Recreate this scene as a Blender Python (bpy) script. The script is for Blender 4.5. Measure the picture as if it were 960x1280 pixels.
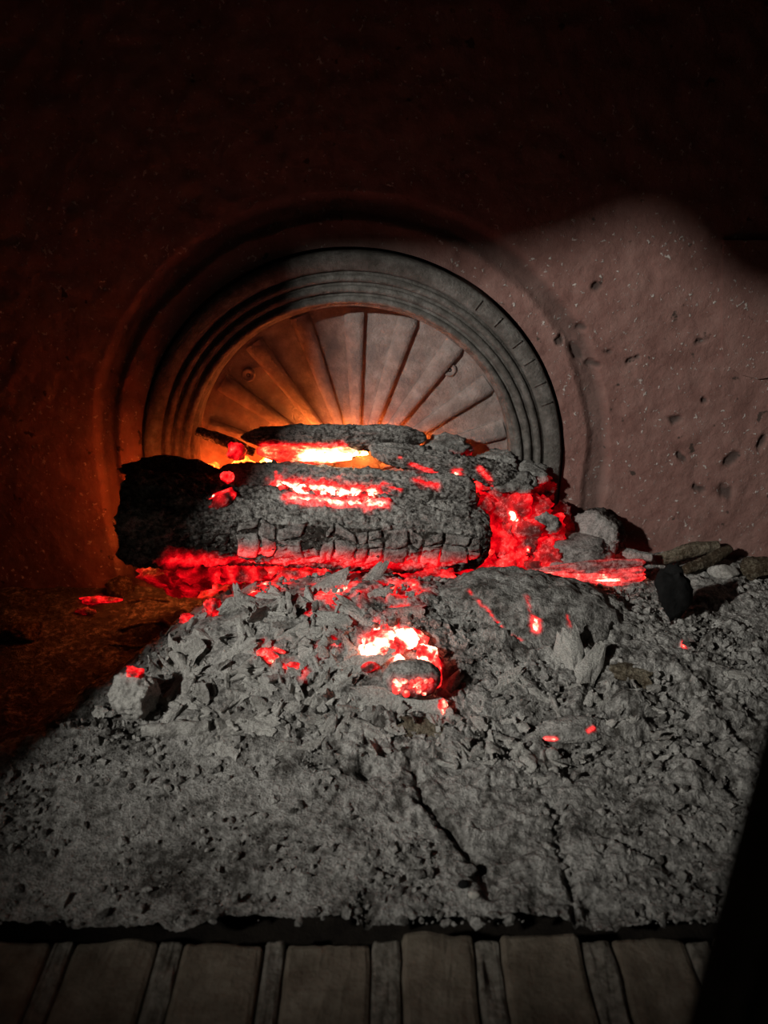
import bpy, math, random
import numpy as np
from mathutils import Vector, Matrix
from mathutils.bvhtree import BVHTree

for o in list(bpy.data.objects):
    bpy.data.objects.remove(o)
sc = bpy.context.scene
COL = sc.collection

# ------------------------------------------------------------------ camera
CAM_H = 0.52
PITCH = math.radians(25)
FPX = 985.0
cd = bpy.data.cameras.new('camera')
cam = bpy.data.objects.new('camera', cd)
COL.objects.link(cam)
cam.location = (0, 0, CAM_H)
cam.rotation_euler = (math.pi/2 - PITCH, 0, 0)
cd.sensor_fit = 'VERTICAL'
cd.sensor_height = 24
cd.lens = 24 * FPX / 1280
cd.clip_start = 0.01
sc.camera = cam
cd.dof.use_dof = True
cd.dof.focus_distance = 0.84
cd.dof.aperture_fstop = 3.8

# ------------------------------------------------------------------ world and lamp light from the room
w = bpy.data.worlds.new('world')
sc.world = w
w.use_nodes = True
w.node_tree.nodes['Background'].inputs[0].default_value = (1.0, 0.86, 0.66, 1)
w.node_tree.nodes['Background'].inputs[1].default_value = 0.03

LAMP = Vector((-0.9, -0.3, 0.9))
ld = bpy.data.lights.new('torch_light', 'SPOT')
lamp = bpy.data.objects.new('torch_light', ld)
COL.objects.link(lamp)
lamp.location = LAMP
lamp.rotation_euler = (Vector((0.20, 0.86, 0.15)) - LAMP).to_track_quat('-Z', 'Y').to_euler()
ld.energy = 98
ld.color = (1.0, 0.97, 0.90)
ld.spot_size = math.radians(39)
ld.spot_blend = 1.0
ld.shadow_soft_size = 0.032

sc.view_settings.view_transform = 'Standard'
sc.view_settings.look = 'None'
sc.view_settings.gamma = 1
sc.view_settings.exposure = 0
sc.view_settings.use_curve_mapping = False
sc.cycles.use_denoising = True
sc.cycles.max_bounces = 6
sc.cycles.sample_clamp_indirect = 4.0

# ------------------------------------------------------------------ helpers
CP, SP = math.cos(PITCH), math.sin(PITCH)

def ray(x, y):
    u = (x - 480) / FPX
    v = (640 - y) / FPX
    return np.array([u, CP + v * SP, -SP + v * CP])

def at(x, y, Y):
    """point of the place seen at photo pixel x, y that stands at distance Y"""
    d = ray(x, y)
    return np.array([0, 0, CAM_H]) + d * (Y / d[1])

def mpp(p):
    """metres per photo pixel at point p"""
    return (p[1] * CP + (CAM_H - p[2]) * SP) / FPX

M32 = np.uint32(0xffffffff)

def hsh(ix, iy, iz, seed):
    h = (ix.astype(np.int64) * 374761393 + iy.astype(np.int64) * 668265263 + iz.astype(np.int64) * 2147483647 + seed * 1274126177) & 0xffffffff
    h = ((h ^ (h >> 13)) * 1274126177) & 0xffffffff
    h = ((h ^ (h >> 16)) * 2246822519) & 0xffffffff
    h = h ^ (h >> 15)
    return (h & 0xffffff) / float(0xffffff)

def vn(P, seed=0):
    P = np.asarray(P, float)
    i = np.floor(P).astype(np.int64)
    f = P - i
    f = f * f * (3 - 2 * f)
    r = 0
    for a in (0, 1):
        wx = f[:, 0] if a else 1 - f[:, 0]
        for b in (0, 1):
            wy = f[:, 1] if b else 1 - f[:, 1]
            for c in (0, 1):
                wz = f[:, 2] if c else 1 - f[:, 2]
                r = r + wx * wy * wz * hsh(i[:, 0] + a, i[:, 1] + b, i[:, 2] + c, seed)
    return r

def fbm(P, octaves=4, seed=0, gain=0.5):
    """-1..1"""
    P = np.asarray(P, float)
    r = np.zeros(len(P)); amp = 1.0; tot = 0
    for k in range(octaves):
        r += amp * (vn(P * (2.03 ** k) + 17.3 * k, seed + k) * 2 - 1)
        tot += amp; amp *= gain
    return r / tot

def worley2(x, y, seed=0):
    """F1, F2 and cell value on a plane"""
    ix = np.floor(x).astype(np.int64); iy = np.floor(y).astype(np.int64)
    f1 = np.full(x.shape, 9.0); f2 = np.full(x.shape, 9.0); cv = np.zeros(x.shape)
    z = np.zeros_like(ix)
    for a in (-1, 0, 1):
        for b in (-1, 0, 1):
            jx, jy = ix + a, iy + b
            qx = jx + hsh(jx, jy, z, seed); qy = jy + hsh(jx, jy, z, seed + 1)
            d = np.sqrt((x - qx) ** 2 + (y - qy) ** 2)
            v = hsh(jx, jy, z, seed + 2)
            near = d < f1
            f2 = np.where(near, f1, np.minimum(f2, d))
            cv = np.where(near, v, cv)
            f1 = np.where(near, d, f1)
    return f1, f2, cv

def sstep(a, b, x):
    t = np.clip((x - a) / (b - a), 0, 1)
    return t * t * (3 - 2 * t)

def seg_dist(V, a, b):
    a = np.asarray(a, float); b = np.asarray(b, float)
    d = b - a
    L = max(float(d @ d), 1e-12)
    t = np.clip(((V - a) @ d) / L, 0, 1)
    return np.linalg.norm(V - (a + t[:, None] * d), axis=1)

def build_mesh(name, V, F, glow=None, ash=None, smooth=True):
    """F: list of index arrays, each (n,3) or (n,4)"""
    me = bpy.data.meshes.new(name)
    V = np.asarray(V, np.float32)
    Fs = [np.asarray(f, np.int32) for f in (F if isinstance(F, list) else [F]) if len(f)]
    me.vertices.add(len(V)); me.vertices.foreach_set('co', V.ravel())
    loops = np.concatenate([f.ravel() for f in Fs])
    sizes = np.concatenate([np.full(len(f), f.shape[1], np.int32) for f in Fs])
    starts = np.concatenate([[0], np.cumsum(sizes)[:-1]]).astype(np.int32)
    me.loops.add(len(loops)); me.loops.foreach_set('vertex_index', loops)
    me.polygons.add(len(sizes)); me.polygons.foreach_set('loop_start', starts)
    try:
        me.polygons.foreach_set('loop_total', sizes)
    except Exception:
        pass
    me.polygons.foreach_set('use_smooth', np.full(len(sizes), smooth))
    for key, arr in (('glow', glow), ('ash', ash)):
        if arr is not None:
            at_ = me.attributes.new(key, 'FLOAT', 'POINT')
            at_.data.foreach_set('value', np.asarray(arr, np.float32) * np.ones(len(V), np.float32))
    me.update(calc_edges=True)
    me.validate()
    return me

def obj(name, me, mat, parent=None):
    o = bpy.data.objects.new(name, me)
    COL.objects.link(o)
    if me is not None and mat is not None and not me.materials:
        me.materials.append(mat)
    if parent is not None:
        o.parent = parent
    return o

def tag(o, label=None, cat=None, group=None, kind=None):
    if label: o['label'] = label
    if cat: o['category'] = cat
    if group: o['group'] = group
    if kind: o['kind'] = kind
    return o

def empty(name, loc=(0, 0, 0)):
    o = bpy.data.objects.new(name, None)
    COL.objects.link(o)
    o.location = loc
    o.empty_display_size = 0.02
    return o

def grid_faces(nu, nv, wrap_v=False):
    i = np.arange(nu - 1)[:, None]
    nvv = nv if wrap_v else nv - 1
    j = np.arange(nvv)[None, :]
    j2 = (j + 1) % nv
    return np.stack([i * nv + j, (i + 1) * nv + j, (i + 1) * nv + j2, i * nv + j2], -1).reshape(-1, 4)

def box_mesh(name, lo, hi, bevel=0.002):
    """box with chamfered edges"""
    lo = np.array(lo, float); hi = np.array(hi, float)
    c = (lo + hi) / 2; h = (hi - lo) / 2
    b = min(bevel, h.min() * 0.8)
    import bmesh
    bm = bmesh.new()
    bmesh.ops.create_cube(bm, size=2)
    for v in bm.verts:
        v.co = Vector(c) + Vector((v.co.x * h[0], v.co.y * h[1], v.co.z * h[2]))
    if b > 0:
        bmesh.ops.bevel(bm, geom=list(bm.edges), offset=b, segments=2, affect='EDGES', profile=0.5)
    me = bpy.data.meshes.new(name)
    bm.to_mesh(me); bm.free()
    return me

# ------------------------------------------------------------------ materials
def new_mat(name):
    m = bpy.data.materials.new(name)
    m.use_nodes = True
    nt = m.node_tree
    b = nt.nodes['Principled BSDF']
    b.inputs['Specular IOR Level'].default_value = 0.15
    b.inputs['Roughness'].default_value = 0.9
    return m, nt, b

def N(nt, kind, **kw):
    n = nt.nodes.new(kind)
    for k, v in kw.items():
        setattr(n, k, v)
    return n

def ramp(nt, fac, stops):
    r = N(nt, 'ShaderNodeValToRGB')
    e = r.color_ramp.elements
    while len(e) < len(stops):
        e.new(0.5)
    for el, (p, c) in zip(e, stops):
        el.position = p
        el.color = (c[0], c[1], c[2], 1)
    nt.links.new(fac, r.inputs[0])
    return r.outputs[0]

def noise(nt, scale, detail=4, rough=0.6, coord=None, kind='noise'):
    if kind == 'noise':
        n = N(nt, 'ShaderNodeTexNoise')
        n.inputs['Detail'].default_value = detail
        n.inputs['Roughness'].default_value = rough
    else:
        n = N(nt, 'ShaderNodeTexVoronoi')
    n.inputs['Scale'].default_value = scale
    if coord is not None:
        nt.links.new(coord, n.inputs['Vector'])
    return n.outputs[0]

def math_(nt, op, a, b=None, clamp=False):
    n = N(nt, 'ShaderNodeMath', operation=op, use_clamp=clamp)
    for k, v in enumerate((a, b)):
        if v is None: continue
        if isinstance(v, (int, float)): n.inputs[k].default_value = v
        else: nt.links.new(v, n.inputs[k])
    return n.outputs[0]

def mixc(nt, fac, a, b):
    n = N(nt, 'ShaderNodeMix', data_type='RGBA')
    for s, v in ((n.inputs[0], fac), (n.inputs[6], a), (n.inputs[7], b)):
        if isinstance(v, (int, float)): s.default_value = v
        elif isinstance(v, tuple): s.default_value = (*v, 1)
        else: nt.links.new(v, s)
    return n.outputs[2]

def bump(nt, b, height, dist=0.002, strength=1.0):
    n = N(nt, 'ShaderNodeBump')
    n.inputs['Distance'].default_value = dist
    n.inputs['Strength'].default_value = strength
    nt.links.new(height, n.inputs['Height'])
    nt.links.new(n.outputs[0], b.inputs['Normal'])

def attr(nt, name):
    n = N(nt, 'ShaderNodeAttribute', attribute_name=name)
    return n.outputs['Fac']

def char_material(name, hue='red', char=(0.034, 0.028, 0.024), ash=(0.40, 0.385, 0.36), power=2.0, scale=1.0, contrast=3.6):
    """charcoal under wood ash, hot where the glow attribute says so"""
    m, nt, b = new_mat(name)
    tc = N(nt, 'ShaderNodeTexCoord').outputs['Object']
    n1 = noise(nt, 260 * scale, 5, 0.65, tc)
    n2 = noise(nt, 900 * scale, 3, 0.6, tc)
    n3 = noise(nt, 60 * scale, 4, 0.6, tc)
    a = attr(nt, 'ash')
    k = math_(nt, 'ADD', a, math_(nt, 'MULTIPLY', math_(nt, 'SUBTRACT', n1, 0.5), contrast))
    k = math_(nt, 'ADD', k, math_(nt, 'MULTIPLY', math_(nt, 'SUBTRACT', n3, 0.5), 1.8))
    k = math_(nt, 'MULTIPLY', math_(nt, 'ADD', k, 0.0), 1.0, True)
    tint = ramp(nt, n2, [(0.28, tuple(0.55 * c for c in ash)), (0.72, tuple(min(1, 1.35 * c) for c in ash))])
    col = mixc(nt, k, char, tint)
    nt.links.new(col, b.inputs['Base Color'])
    g = attr(nt, 'glow')
    gn = math_(nt, 'ADD', 0.5, math_(nt, 'MULTIPLY', noise(nt, 130 * scale, 5, 0.65, tc), 1.0))
    gg = math_(nt, 'MULTIPLY', g, gn, False)
    if hue == 'red':
        stops = [(0.0, (0, 0, 0)), (0.12, (0.0, 0, 0)), (0.30, (0.06, 0.0, 0.0005)), (0.55, (0.40, 0.0010, 0.0035)), (0.80, (0.75, 0.022, 0.017)), (1.0, (0.8, 0.24, 0.15))]
    elif hue == 'brand':
        stops = [(0.0, (0, 0, 0)), (0.15, (0.0, 0, 0)), (0.4, (0.5, 0.006, 0.006)), (0.65, (0.95, 0.05, 0.02)), (0.85, (1, 0.35, 0.14)), (1.0, (1, 0.62, 0.34))]
    else:
        stops = [(0.0, (0, 0, 0)), (0.12, (0.0, 0, 0)), (0.35, (0.35, 0.010, 0.001)), (0.6, (0.9, 0.045, 0.004)), (0.82, (1, 0.13, 0.014)), (1.0, (1, 0.24, 0.045))]
    ec = ramp(nt, gg, stops)
    st = math_(nt, 'ADD', 1.0, math_(nt, 'MULTIPLY', math_(nt, 'POWER', math_(nt, 'MINIMUM', gg, 1.15), 5.0), 3.5))
    st = math_(nt, 'MULTIPLY', st, power)
    nt.links.new(ec, b.inputs['Emission Color'])
    nt.links.new(st, b.inputs['Emission Strength'])
    hgt = math_(nt, 'ADD', n1, math_(nt, 'MULTIPLY', n2, 0.5))
    bump(nt, b, hgt, 0.0042)
    return m

MAT_CHAR = char_material('charred_wood_with_ash')
MAT_COAL = char_material('hot_orange_coal', hue='orange', power=13.0)
MAT_BRAND = char_material('yellow_hot_brand', hue='brand', power=1.6)
MAT_ASH = char_material('wood_ash', char=(0.05, 0.046, 0.041), ash=(0.34, 0.33, 0.31), scale=0.6, contrast=2.5)
MAT_FLAKE = char_material('pale_ash_flake', char=(0.17, 0.16, 0.145), ash=(0.52, 0.505, 0.47), scale=1.2, contrast=2.0)
MAT_BLOCK = char_material('cracked_char_block', ash=(0.36, 0.335, 0.315), scale=0.9, contrast=2.6)
MAT_BROWN = char_material('scorched_bark', char=(0.05, 0.036, 0.022), ash=(0.22, 0.19, 0.14))

def plain_mat(name, stops, scale, bscale=None, bdist=0.002, rough=0.9, big=None):
    m, nt, b = new_mat(name)
    tc = N(nt, 'ShaderNodeTexCoord').outputs['Object']
    n1 = noise(nt, scale, 6, 0.65, tc)
    col = ramp(nt, n1, stops)
    if big:
        n0 = noise(nt, big[0], 4, 0.6, tc)
        f = ramp(nt, n0, [(big[1], (0, 0, 0)), (big[2], (1, 1, 1))])
        col = mixc(nt, f, col, big[3])
    nt.links.new(col, b.inputs['Base Color'])
    b.inputs['Roughness'].default_value = rough
    bump(nt, b, noise(nt, bscale or scale * 2, 5, 0.65, tc), bdist)
    return m, nt, b

def wall_material():
    m, nt, b = new_mat('clay_render')
    tc = N(nt, 'ShaderNodeTexCoord').outputs['Object']
    n1 = noise(nt, 28, 6, 0.65, tc)
    col = ramp(nt, n1, [(0.3, (0.15, 0.078, 0.066)), (0.5, (0.20, 0.11, 0.094)), (0.72, (0.24, 0.145, 0.125))])
    spk = noise(nt, 190, 3, 0.55, tc)
    f = ramp(nt, spk, [(0.64, (0, 0, 0)), (0.70, (1, 1, 1))])
    col = mixc(nt, f, col, (0.42, 0.38, 0.35))
    dk = noise(nt, 62, 3, 0.5, tc)
    f2 = ramp(nt, dk, [(0.27, (1, 1, 1)), (0.31, (0, 0, 0))])
    col = mixc(nt, f2, col, (0.06, 0.042, 0.035))
    a = attr(nt, 'ash')       # soot in chips, darker tone along the groove
    col = mixc(nt, a, col, (0.045, 0.038, 0.034))
    nt.links.new(col, b.inputs['Base Color'])
    h = math_(nt, 'ADD', noise(nt, 120, 6, 0.7, tc), math_(nt, 'MULTIPLY', f, 0.3))
    bump(nt, b, h, 0.002)
    return m
MAT_WALL = wall_material()
MAT_SOOT, _, _ = plain_mat('sooty_iron', [(0.3, (0.008, 0.006, 0.005)), (0.7, (0.018, 0.014, 0.011))], 40)
MAT_SOOTWALL, _, _ = plain_mat('sooty_masonry', [(0.3, (0.05, 0.036, 0.03)), (0.7, (0.10, 0.072, 0.06))], 30)
MAT_FLOOR, _, _ = plain_mat('sooty_hearth', [(0.3, (0.008, 0.006, 0.005)), (0.7, (0.02, 0.016, 0.012))], 50)
MAT_BRICK, _, _ = plain_mat('dusty_firebrick', [(0.28, (0.085, 0.068, 0.05)), (0.5, (0.15, 0.124, 0.095)), (0.75, (0.23, 0.20, 0.16))], 45, 220, 0.0015, big=(16, 0.55, 0.75, (0.09, 0.075, 0.055)))
MAT_MORTAR, _, _ = plain_mat('ashy_mortar', [(0.3, (0.08, 0.07, 0.055)), (0.7, (0.24, 0.22, 0.19))], 160, 300, 0.002)
MAT_IRON, _, _ = plain_mat('ash_dusted_cast_iron', [(0.3, (0.14, 0.115, 0.105)), (0.5, (0.20, 0.165, 0.15)), (0.72, (0.29, 0.255, 0.235))], 60, 350, 0.0016, 0.8, big=(18, 0.55, 0.7, (0.12, 0.11, 0.105)))
MAT_RIM, _, _ = plain_mat('dark_cast_iron', [(0.3, (0.055, 0.050, 0.044)), (0.5, (0.10, 0.092, 0.083)), (0.75, (0.19, 0.178, 0.165))], 90, 400, 0.0016, 0.8)
MAT_BLACK, _, _ = plain_mat('dead_charcoal', [(0.3, (0.003, 0.003, 0.003)), (0.7, (0.008, 0.008, 0.008))], 90, 200, 0.001)
MAT_PEBBLE, _, _ = plain_mat('pale_pebble', [(0.3, (0.35, 0.34, 0.30)), (0.7, (0.5, 0.48, 0.44))], 200)

# ------------------------------------------------------------------ the setting
WY = 0.860                    # face of the back wall
WB = 0.900                    # back of the niche that holds the iron plate
RB = 0.242                    # radius of the arch
WX = 0.53                     # side walls
PC = np.array([at(441, 590, 0.851)[0], 0.178])   # centre of the arch, X and Z

def wall_back():
    # grid that runs from the arched niche outwards to the edges of the wall
    r0 = RB + 0.0038
    path = []
    for t in np.linspace(0, 1, 70)[:-1]:
        path.append((PC[0] - r0, -0.03 + t * (PC[1] + 0.03), -WX, -0.03 + t * (PC[1] + 0.03)))
    for a in np.linspace(math.pi, 0, 520):
        c, q = math.cos(a), math.sin(a)
        k = min((WX + PC[0] if c < 0 else WX - PC[0]) / max(abs(c), 1e-6), (1.05 - PC[1]) / max(q, 1e-6))
        path.append((PC[0] + r0 * c, PC[1] + r0 * q, PC[0] + k * c, PC[1] + k * q))
    for t in np.linspace(0, 1, 70)[1:]:
        path.append((PC[0] + r0, PC[1] - t * (PC[1] + 0.03), WX, PC[1] - t * (PC[1] + 0.03)))
    path = np.array(path)
    nu, nv = len(path), 240
    T = np.linspace(0, 1, nv - 3) ** 1.3
    T = np.concatenate([[0, 0, 0], T])
    x = (path[:, None, 0] * (1 - T) + path[:, None, 2] * T).ravel()
    z = (path[:, None, 1] * (1 - T) + path[:, None, 3] * T).ravel()
    x2 = x.reshape(nu, nv); z2 = z.reshape(nu, nv)
    x2[:, 0] = PC[0] + (x2[:, 0] - PC[0]) * 0.8; z2[:, 0] = np.where(z2[:, 0] > PC[1], PC[1] + (z2[:, 0] - PC[1]) * 0.8, z2[:, 0])
    x, z = x2.ravel(), z2.ravel()
    P = np.stack([x, z, 0 * x], 1)
    r = np.hypot(x - PC[0], np.maximum(z - PC[1], 0))
    wob = 0.004 * fbm(P * 18, 3, 5)
    g = sstep(0.270, 0.281, r + wob) * (1 - sstep(0.291, 0.302, r + wob))
    y = np.full(len(x), WY) + 0.005 * g
    y += 0.0020 * fbm(P * 60, 4, 11) + 0.0016 * fbm(P * 14, 3, 2)
    soot = 0.5 * g  # groove gets a darker tone through the same mask as the chips
    rs = np.random.RandomState(4)
    chips = [(748, 358, 6), (742, 455, 7), (722, 440, 11), (845, 525, 9), (914, 575, 10), (908, 616, 12), (874, 611, 6), (790, 450, 5), (760, 440, 5), (876, 426, 6), (953, 552, 8), (853, 572, 5), (726, 408, 8), (700, 425, 7), (880, 500, 4)]
    for cx, cy, s in chips:
        p = at(cx, cy, WY)
        a = rs.uniform(0, 3.1); e = rs.uniform(1.3, 2.2)
        dx, dz = x - p[0], z - p[2]
        u = (dx * math.cos(a) + dz * math.sin(a)) / e
        v = (-dx * math.sin(a) + dz * math.cos(a)) * 1.1
        d = np.hypot(u, v) + 0.003 * fbm(P * 160, 2, 8)
        k = 1 - sstep(0.4 * s * 0.00088, s * 0.00088, d)
        y += 0.004 * k
        soot = np.maximum(soot, 0.8 * k)
    y2 = y.reshape(nu, nv); y2[:, 0] = WB - 0.002; y2[:, 1] = WB - 0.002; y2[:, 2] = WY + 0.0025; y = y2.ravel()
    V = np.stack([x, y, z], 1)
    o = obj('wall_back', build_mesh('wall_back', V, grid_faces(nu, nv), None, np.clip(soot, 0, 1)), MAT_WALL)
    return tag(o, 'reddish clay firebox back wall around the arched iron plate', 'wall', kind='structure')
wallb = wall_back()

# lining slab seam at the right of the back wall
def lining():
    pts = [(905, 300), (903, 392), (904, 452), (925, 468), (948, 474), (975, 470)]
    out = [at(a, b, WY - 0.004) for a, b in pts]
    out += [np.array([WX - 0.002, WY - 0.004, out[-1][2]]), np.array([WX - 0.002, WY - 0.004, out[0][2]])]
    n = len(out)
    back = [p + np.array([0, 0.006, 0]) for p in out]
    import bmesh
    bm = bmesh.new()
    vf = [bm.verts.new(p) for p in out]; vb = [bm.verts.new(p) for p in back]
    bm.faces.new(vf)
    for i in range(n):
        bm.faces.new([vf[i], vb[i], vb[(i + 1) % n], vf[(i + 1) % n]])
    bmesh.ops.recalc_face_normals(bm, faces=bm.faces)
    me = bpy.data.meshes.new('lining_slab'); bm.to_mesh(me); bm.free()
    obj('lining_slab', me, MAT_WALL, wallb)
lining()

def rough_slab(name, lo, hi, axis, mat, amp=0.004, n=60, seed=1):
    """a slab whose inner face (facing axis sign) is uneven"""
    me = box_mesh(name, lo, hi, 0.0)
    import bmesh
    bm = bmesh.new(); bm.from_mesh(me)
    bmesh.ops.subdivide_edges(bm, edges=list(bm.edges), cuts=n, use_grid_fill=True)
    co = np.array([v.co for v in bm.verts])
    d = fbm(co * 22, 4, seed) * amp
    for v, k in zip(bm.verts, d):
        v.co[axis] += k
    bm.to_mesh(me); bm.free()
    return me

tag(obj('wall_left', rough_slab('wall_left', (-WX - 0.03, 0.30, -0.03), (-WX, 0.93, 1.05), 0, MAT_SOOTWALL, seed=3), MAT_SOOTWALL), 'sooty firebox side wall at the left of the fire', 'wall', kind='structure')
tag(obj('wall_right', rough_slab('wall_right', (WX, 0.30, -0.03), (WX + 0.03, 0.93, 1.05), 0, MAT_SOOTWALL, seed=7), MAT_SOOTWALL), 'sooty firebox side wall at the right of the fire', 'wall', kind='structure')
def hood():
    prof = [(0.30, 0.78), (0.45, 0.78), (0.60, 0.78), (0.68, 0.752), (0.76, 0.713), (0.875, 0.66), (0.90, 0.69), (0.76, 0.76), (0.62, 0.82), (0.30, 0.82)]
    xs = np.linspace(-WX - 0.03, WX + 0.03, 60)
    V = np.array([(x, a, b) for x in xs for a, b in prof])
    V[:, 2] += 0.003 * fbm(V * 25, 4, 9)
    m = len(prof)
    F = [grid_faces(len(xs), m, True)[:, ::-1]]
    F.append(np.array([[0, k, k + 1] for k in range(1, m - 1)])); b = (len(xs) - 1) * m
    F.append(np.array([[b, b + k + 1, b + k] for k in range(1, m - 1)]))
    tag(obj('ceiling', build_mesh('ceiling', V, F, smooth=False), MAT_SOOT), 'black soot covered smoke hood above the fire', 'ceiling', kind='structure')
hood()
tag(obj('floor', rough_slab('floor', (-WX - 0.03, 0.10, -0.06), (WX + 0.03, 0.93, -0.025), 2, MAT_FLOOR, 0.002, seed=5), MAT_FLOOR), 'sooty hearth floor under the ash bed', 'floor', kind='structure')

# unseen iron front frame, its opening shaped to throw the shadow edges
def front():
    root = empty('wall_front', (0, 0.30, 0))
    tag(root, 'unseen black iron front frame with an opening shaped to cut the lamp light', 'frame', kind='structure')
    y0, y1 = 0.29, 0.31
    def poly(name, pts):
        import bmesh
        bm = bmesh.new()
        a = [bm.verts.new((p[0], y0 - 0.30, p[1])) for p in pts]
        b = [bm.verts.new((p[0], y1 - 0.30, p[1])) for p in pts]
        bm.faces.new(a); bm.faces.new(b[::-1])
        n = len(pts)
        for i in range(n):
            bm.faces.new([a[i], b[i], b[(i + 1) % n], a[(i + 1) % n]])
        bmesh.ops.recalc_face_normals(bm, faces=bm.faces)
        me = bpy.data.meshes.new(name); bm.to_mesh(me); bm.free()
        obj(name, me, MAT_SOOT, root)
    XL = -0.322 + 0.716 * (0.29 - 0.505)
    XR = 0.32
    E = WX + 0.03
    poly('jamb', [(-E, -0.02), (XL, -0.02), (XL, 0.66), (-E, 0.66)])
    poly('jamb', [(XR, 0.004), (E, 0.004), (E, 0.66), (XR, 0.66)])
    arch = [(-E, 0.66), (XL, 0.66), (XL, 0.646), (-0.385, 0.646), (-0.34, 0.656), (-0.31, 0.669), (-0.285, 0.669), (-0.265, 0.652), (-0.235, 0.629), (-0.19, 0.618), (XR, 0.612), (XR, 0.66), (E, 0.66)]
    poly('lintel', arch + [(E, 1.08), (-E, 1.08)])
front()
def door():
    # iron door leaf standing half open at the right of the opening
    root = empty('firebox_door', (0.315, 0.285, 0.012))
    a = math.atan2(0.13 - 0.285, 0.083 - 0.315)
    root.rotation_euler = (0, 0, a)
    tag(root, 'black iron firebox door standing half open at the lower right', 'door')
    L = math.hypot(0.13 - 0.285, 0.083 - 0.315)
    obj('leaf', box_mesh('leaf', (0.012, -0.005, 0.0), (L, 0.005, 0.56), 0.003), MAT_SOOT, root)
    for lo, hi in (((0.02, 0.004, 0.012), (L - 0.012, 0.009, 0.03)), ((0.02, 0.004, 0.53), (L - 0.012, 0.009, 0.548)), ((0.02, 0.004, 0.03), (0.036, 0.009, 0.53)), ((L - 0.028, 0.004, 0.03), (L - 0.012, 0.009, 0.53))):
        obj('border_strip', box_mesh('border_strip', lo, hi, 0.002), MAT_SOOT, root)
    for z in (0.08, 0.44):
        obj('hinge', box_mesh('hinge', (-0.002, -0.007, z), (0.03, 0.007, z + 0.05), 0.004), MAT_SOOT, root)
door()

# row of firebricks along the front of the hearth
def bricks():
    root = empty('trim_1', (0, 0.33, 0))
    tag(root, 'row of dusty firebricks along the front edge of the hearth', 'bricks', kind='structure')
    k = 0.000577
    strips = [(-190, -165), (-60, -32), (75, 100), (205, 235), (335, 360), (465, 500), (590, 620), (720, 757), (850, 880), (980, 1008), (1110, 1140)]
    rs = random.Random(3)
    for (a0, a1), (b0, b1) in zip(strips[:-1], strips[1:]):
        x0, x1 = (a1 - 480) * k, (b0 - 480) * k
        y1 = 0.3795 + rs.uniform(-0.005, 0.003)
        dz = rs.uniform(-0.003, 0.002)
        me = box_mesh('brick', (x0 + 0.0007, 0.20 - 0.33, -0.05), (x1 - 0.0007, y1 - 0.33, 0.011 + dz), 0.004)
        import bmesh
        bm = bmesh.new(); bm.from_mesh(me)
        bmesh.ops.subdivide_edges(bm, edges=[e for e in bm.edges if e.calc_length() > 0.02], cuts=9, use_grid_fill=True)
        co = np.array([v.co for v in bm.verts])
        d = fbm(co * 45 + x0 * 50, 4, 31)
        for v, q in zip(bm.verts, d):
            v.co.z += 0.0034 * q
            v.co.x += 0.0016 * q
            v.co.y += 0.003 * q if v.co.y > 0.03 else 0
        bm.to_mesh(me); bm.free()
        obj('brick', me, MAT_BRICK, root)
    for a0, a1 in strips[1:-1]:
        me = box_mesh('mortar_strip', ((a0 - 480) * k, 0.20 - 0.33, -0.045), ((a1 - 480) * k, 0.378 - 0.33, 0.0092), 0.003)
        import bmesh
        bm = bmesh.new(); bm.from_mesh(me)
        bmesh.ops.subdivide_edges(bm, edges=[e for e in bm.edges if e.calc_length() > 0.008], cuts=12, use_grid_fill=True)
        co = np.array([v.co for v in bm.verts])
        d = fbm(co * 110 + a0, 4, 37)
        for v, q in zip(bm.verts, d):
            v.co.z += 0.004 * q; v.co.x += 0.0018 * q
        bm.to_mesh(me); bm.free()
        obj('mortar_strip', me, MAT_MORTAR, root)
bricks()

# ------------------------------------------------------------------ arched fireback
def sweep(name, prof, mat, parent, a0=0.0, n=110, leg=0.12, seed=0, amp=0.0006, closed=True):
    """prof: list of (radius, y) swept round the arch and down both legs"""
    path = []
    for t in np.linspace(0, 1, 14)[:-1]:
        path.append(('L', -1, -leg * (1 - t)))
    for a in np.linspace(math.pi, 0, n):
        path.append(('A', a, 0))
    for t in np.linspace(0, 1, 14)[1:]:
        path.append(('L', 1, -leg * t))
    V = []
    for kind, a, dz in path:
        for r, y in prof:
            if kind == 'A':
                V.append((PC[0] + r * math.cos(a), y, PC[1] + r * math.sin(a)))
            else:
                V.append((PC[0] + a * r, y, PC[1] + dz))
    V = np.array(V)
    V[:, 1] += amp * fbm(V * 130, 4, seed + 40)
    V[:, 0] += amp * fbm(V * 110, 3, seed + 50)
    m = len(prof)
    F = [grid_faces(len(path), m, True)]
    for base in (0, (len(path) - 1) * m):
        F.append(np.array([[base, base + i, base + i + 1] for i in range(1, m - 1)]))
    return obj(name, build_mesh(name, V, F), mat, parent)

def half_round(r0, r1, y, h, n=7):
    c, q = (r0 + r1) / 2, (r1 - r0) / 2
    p = [(c - q * math.cos(math.pi * i / (n - 1)), y - h * math.sin(math.pi * i / (n - 1))) for i in range(n)]
    return p + [(r1, y + 0.006), (r0, y + 0.006)]

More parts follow.
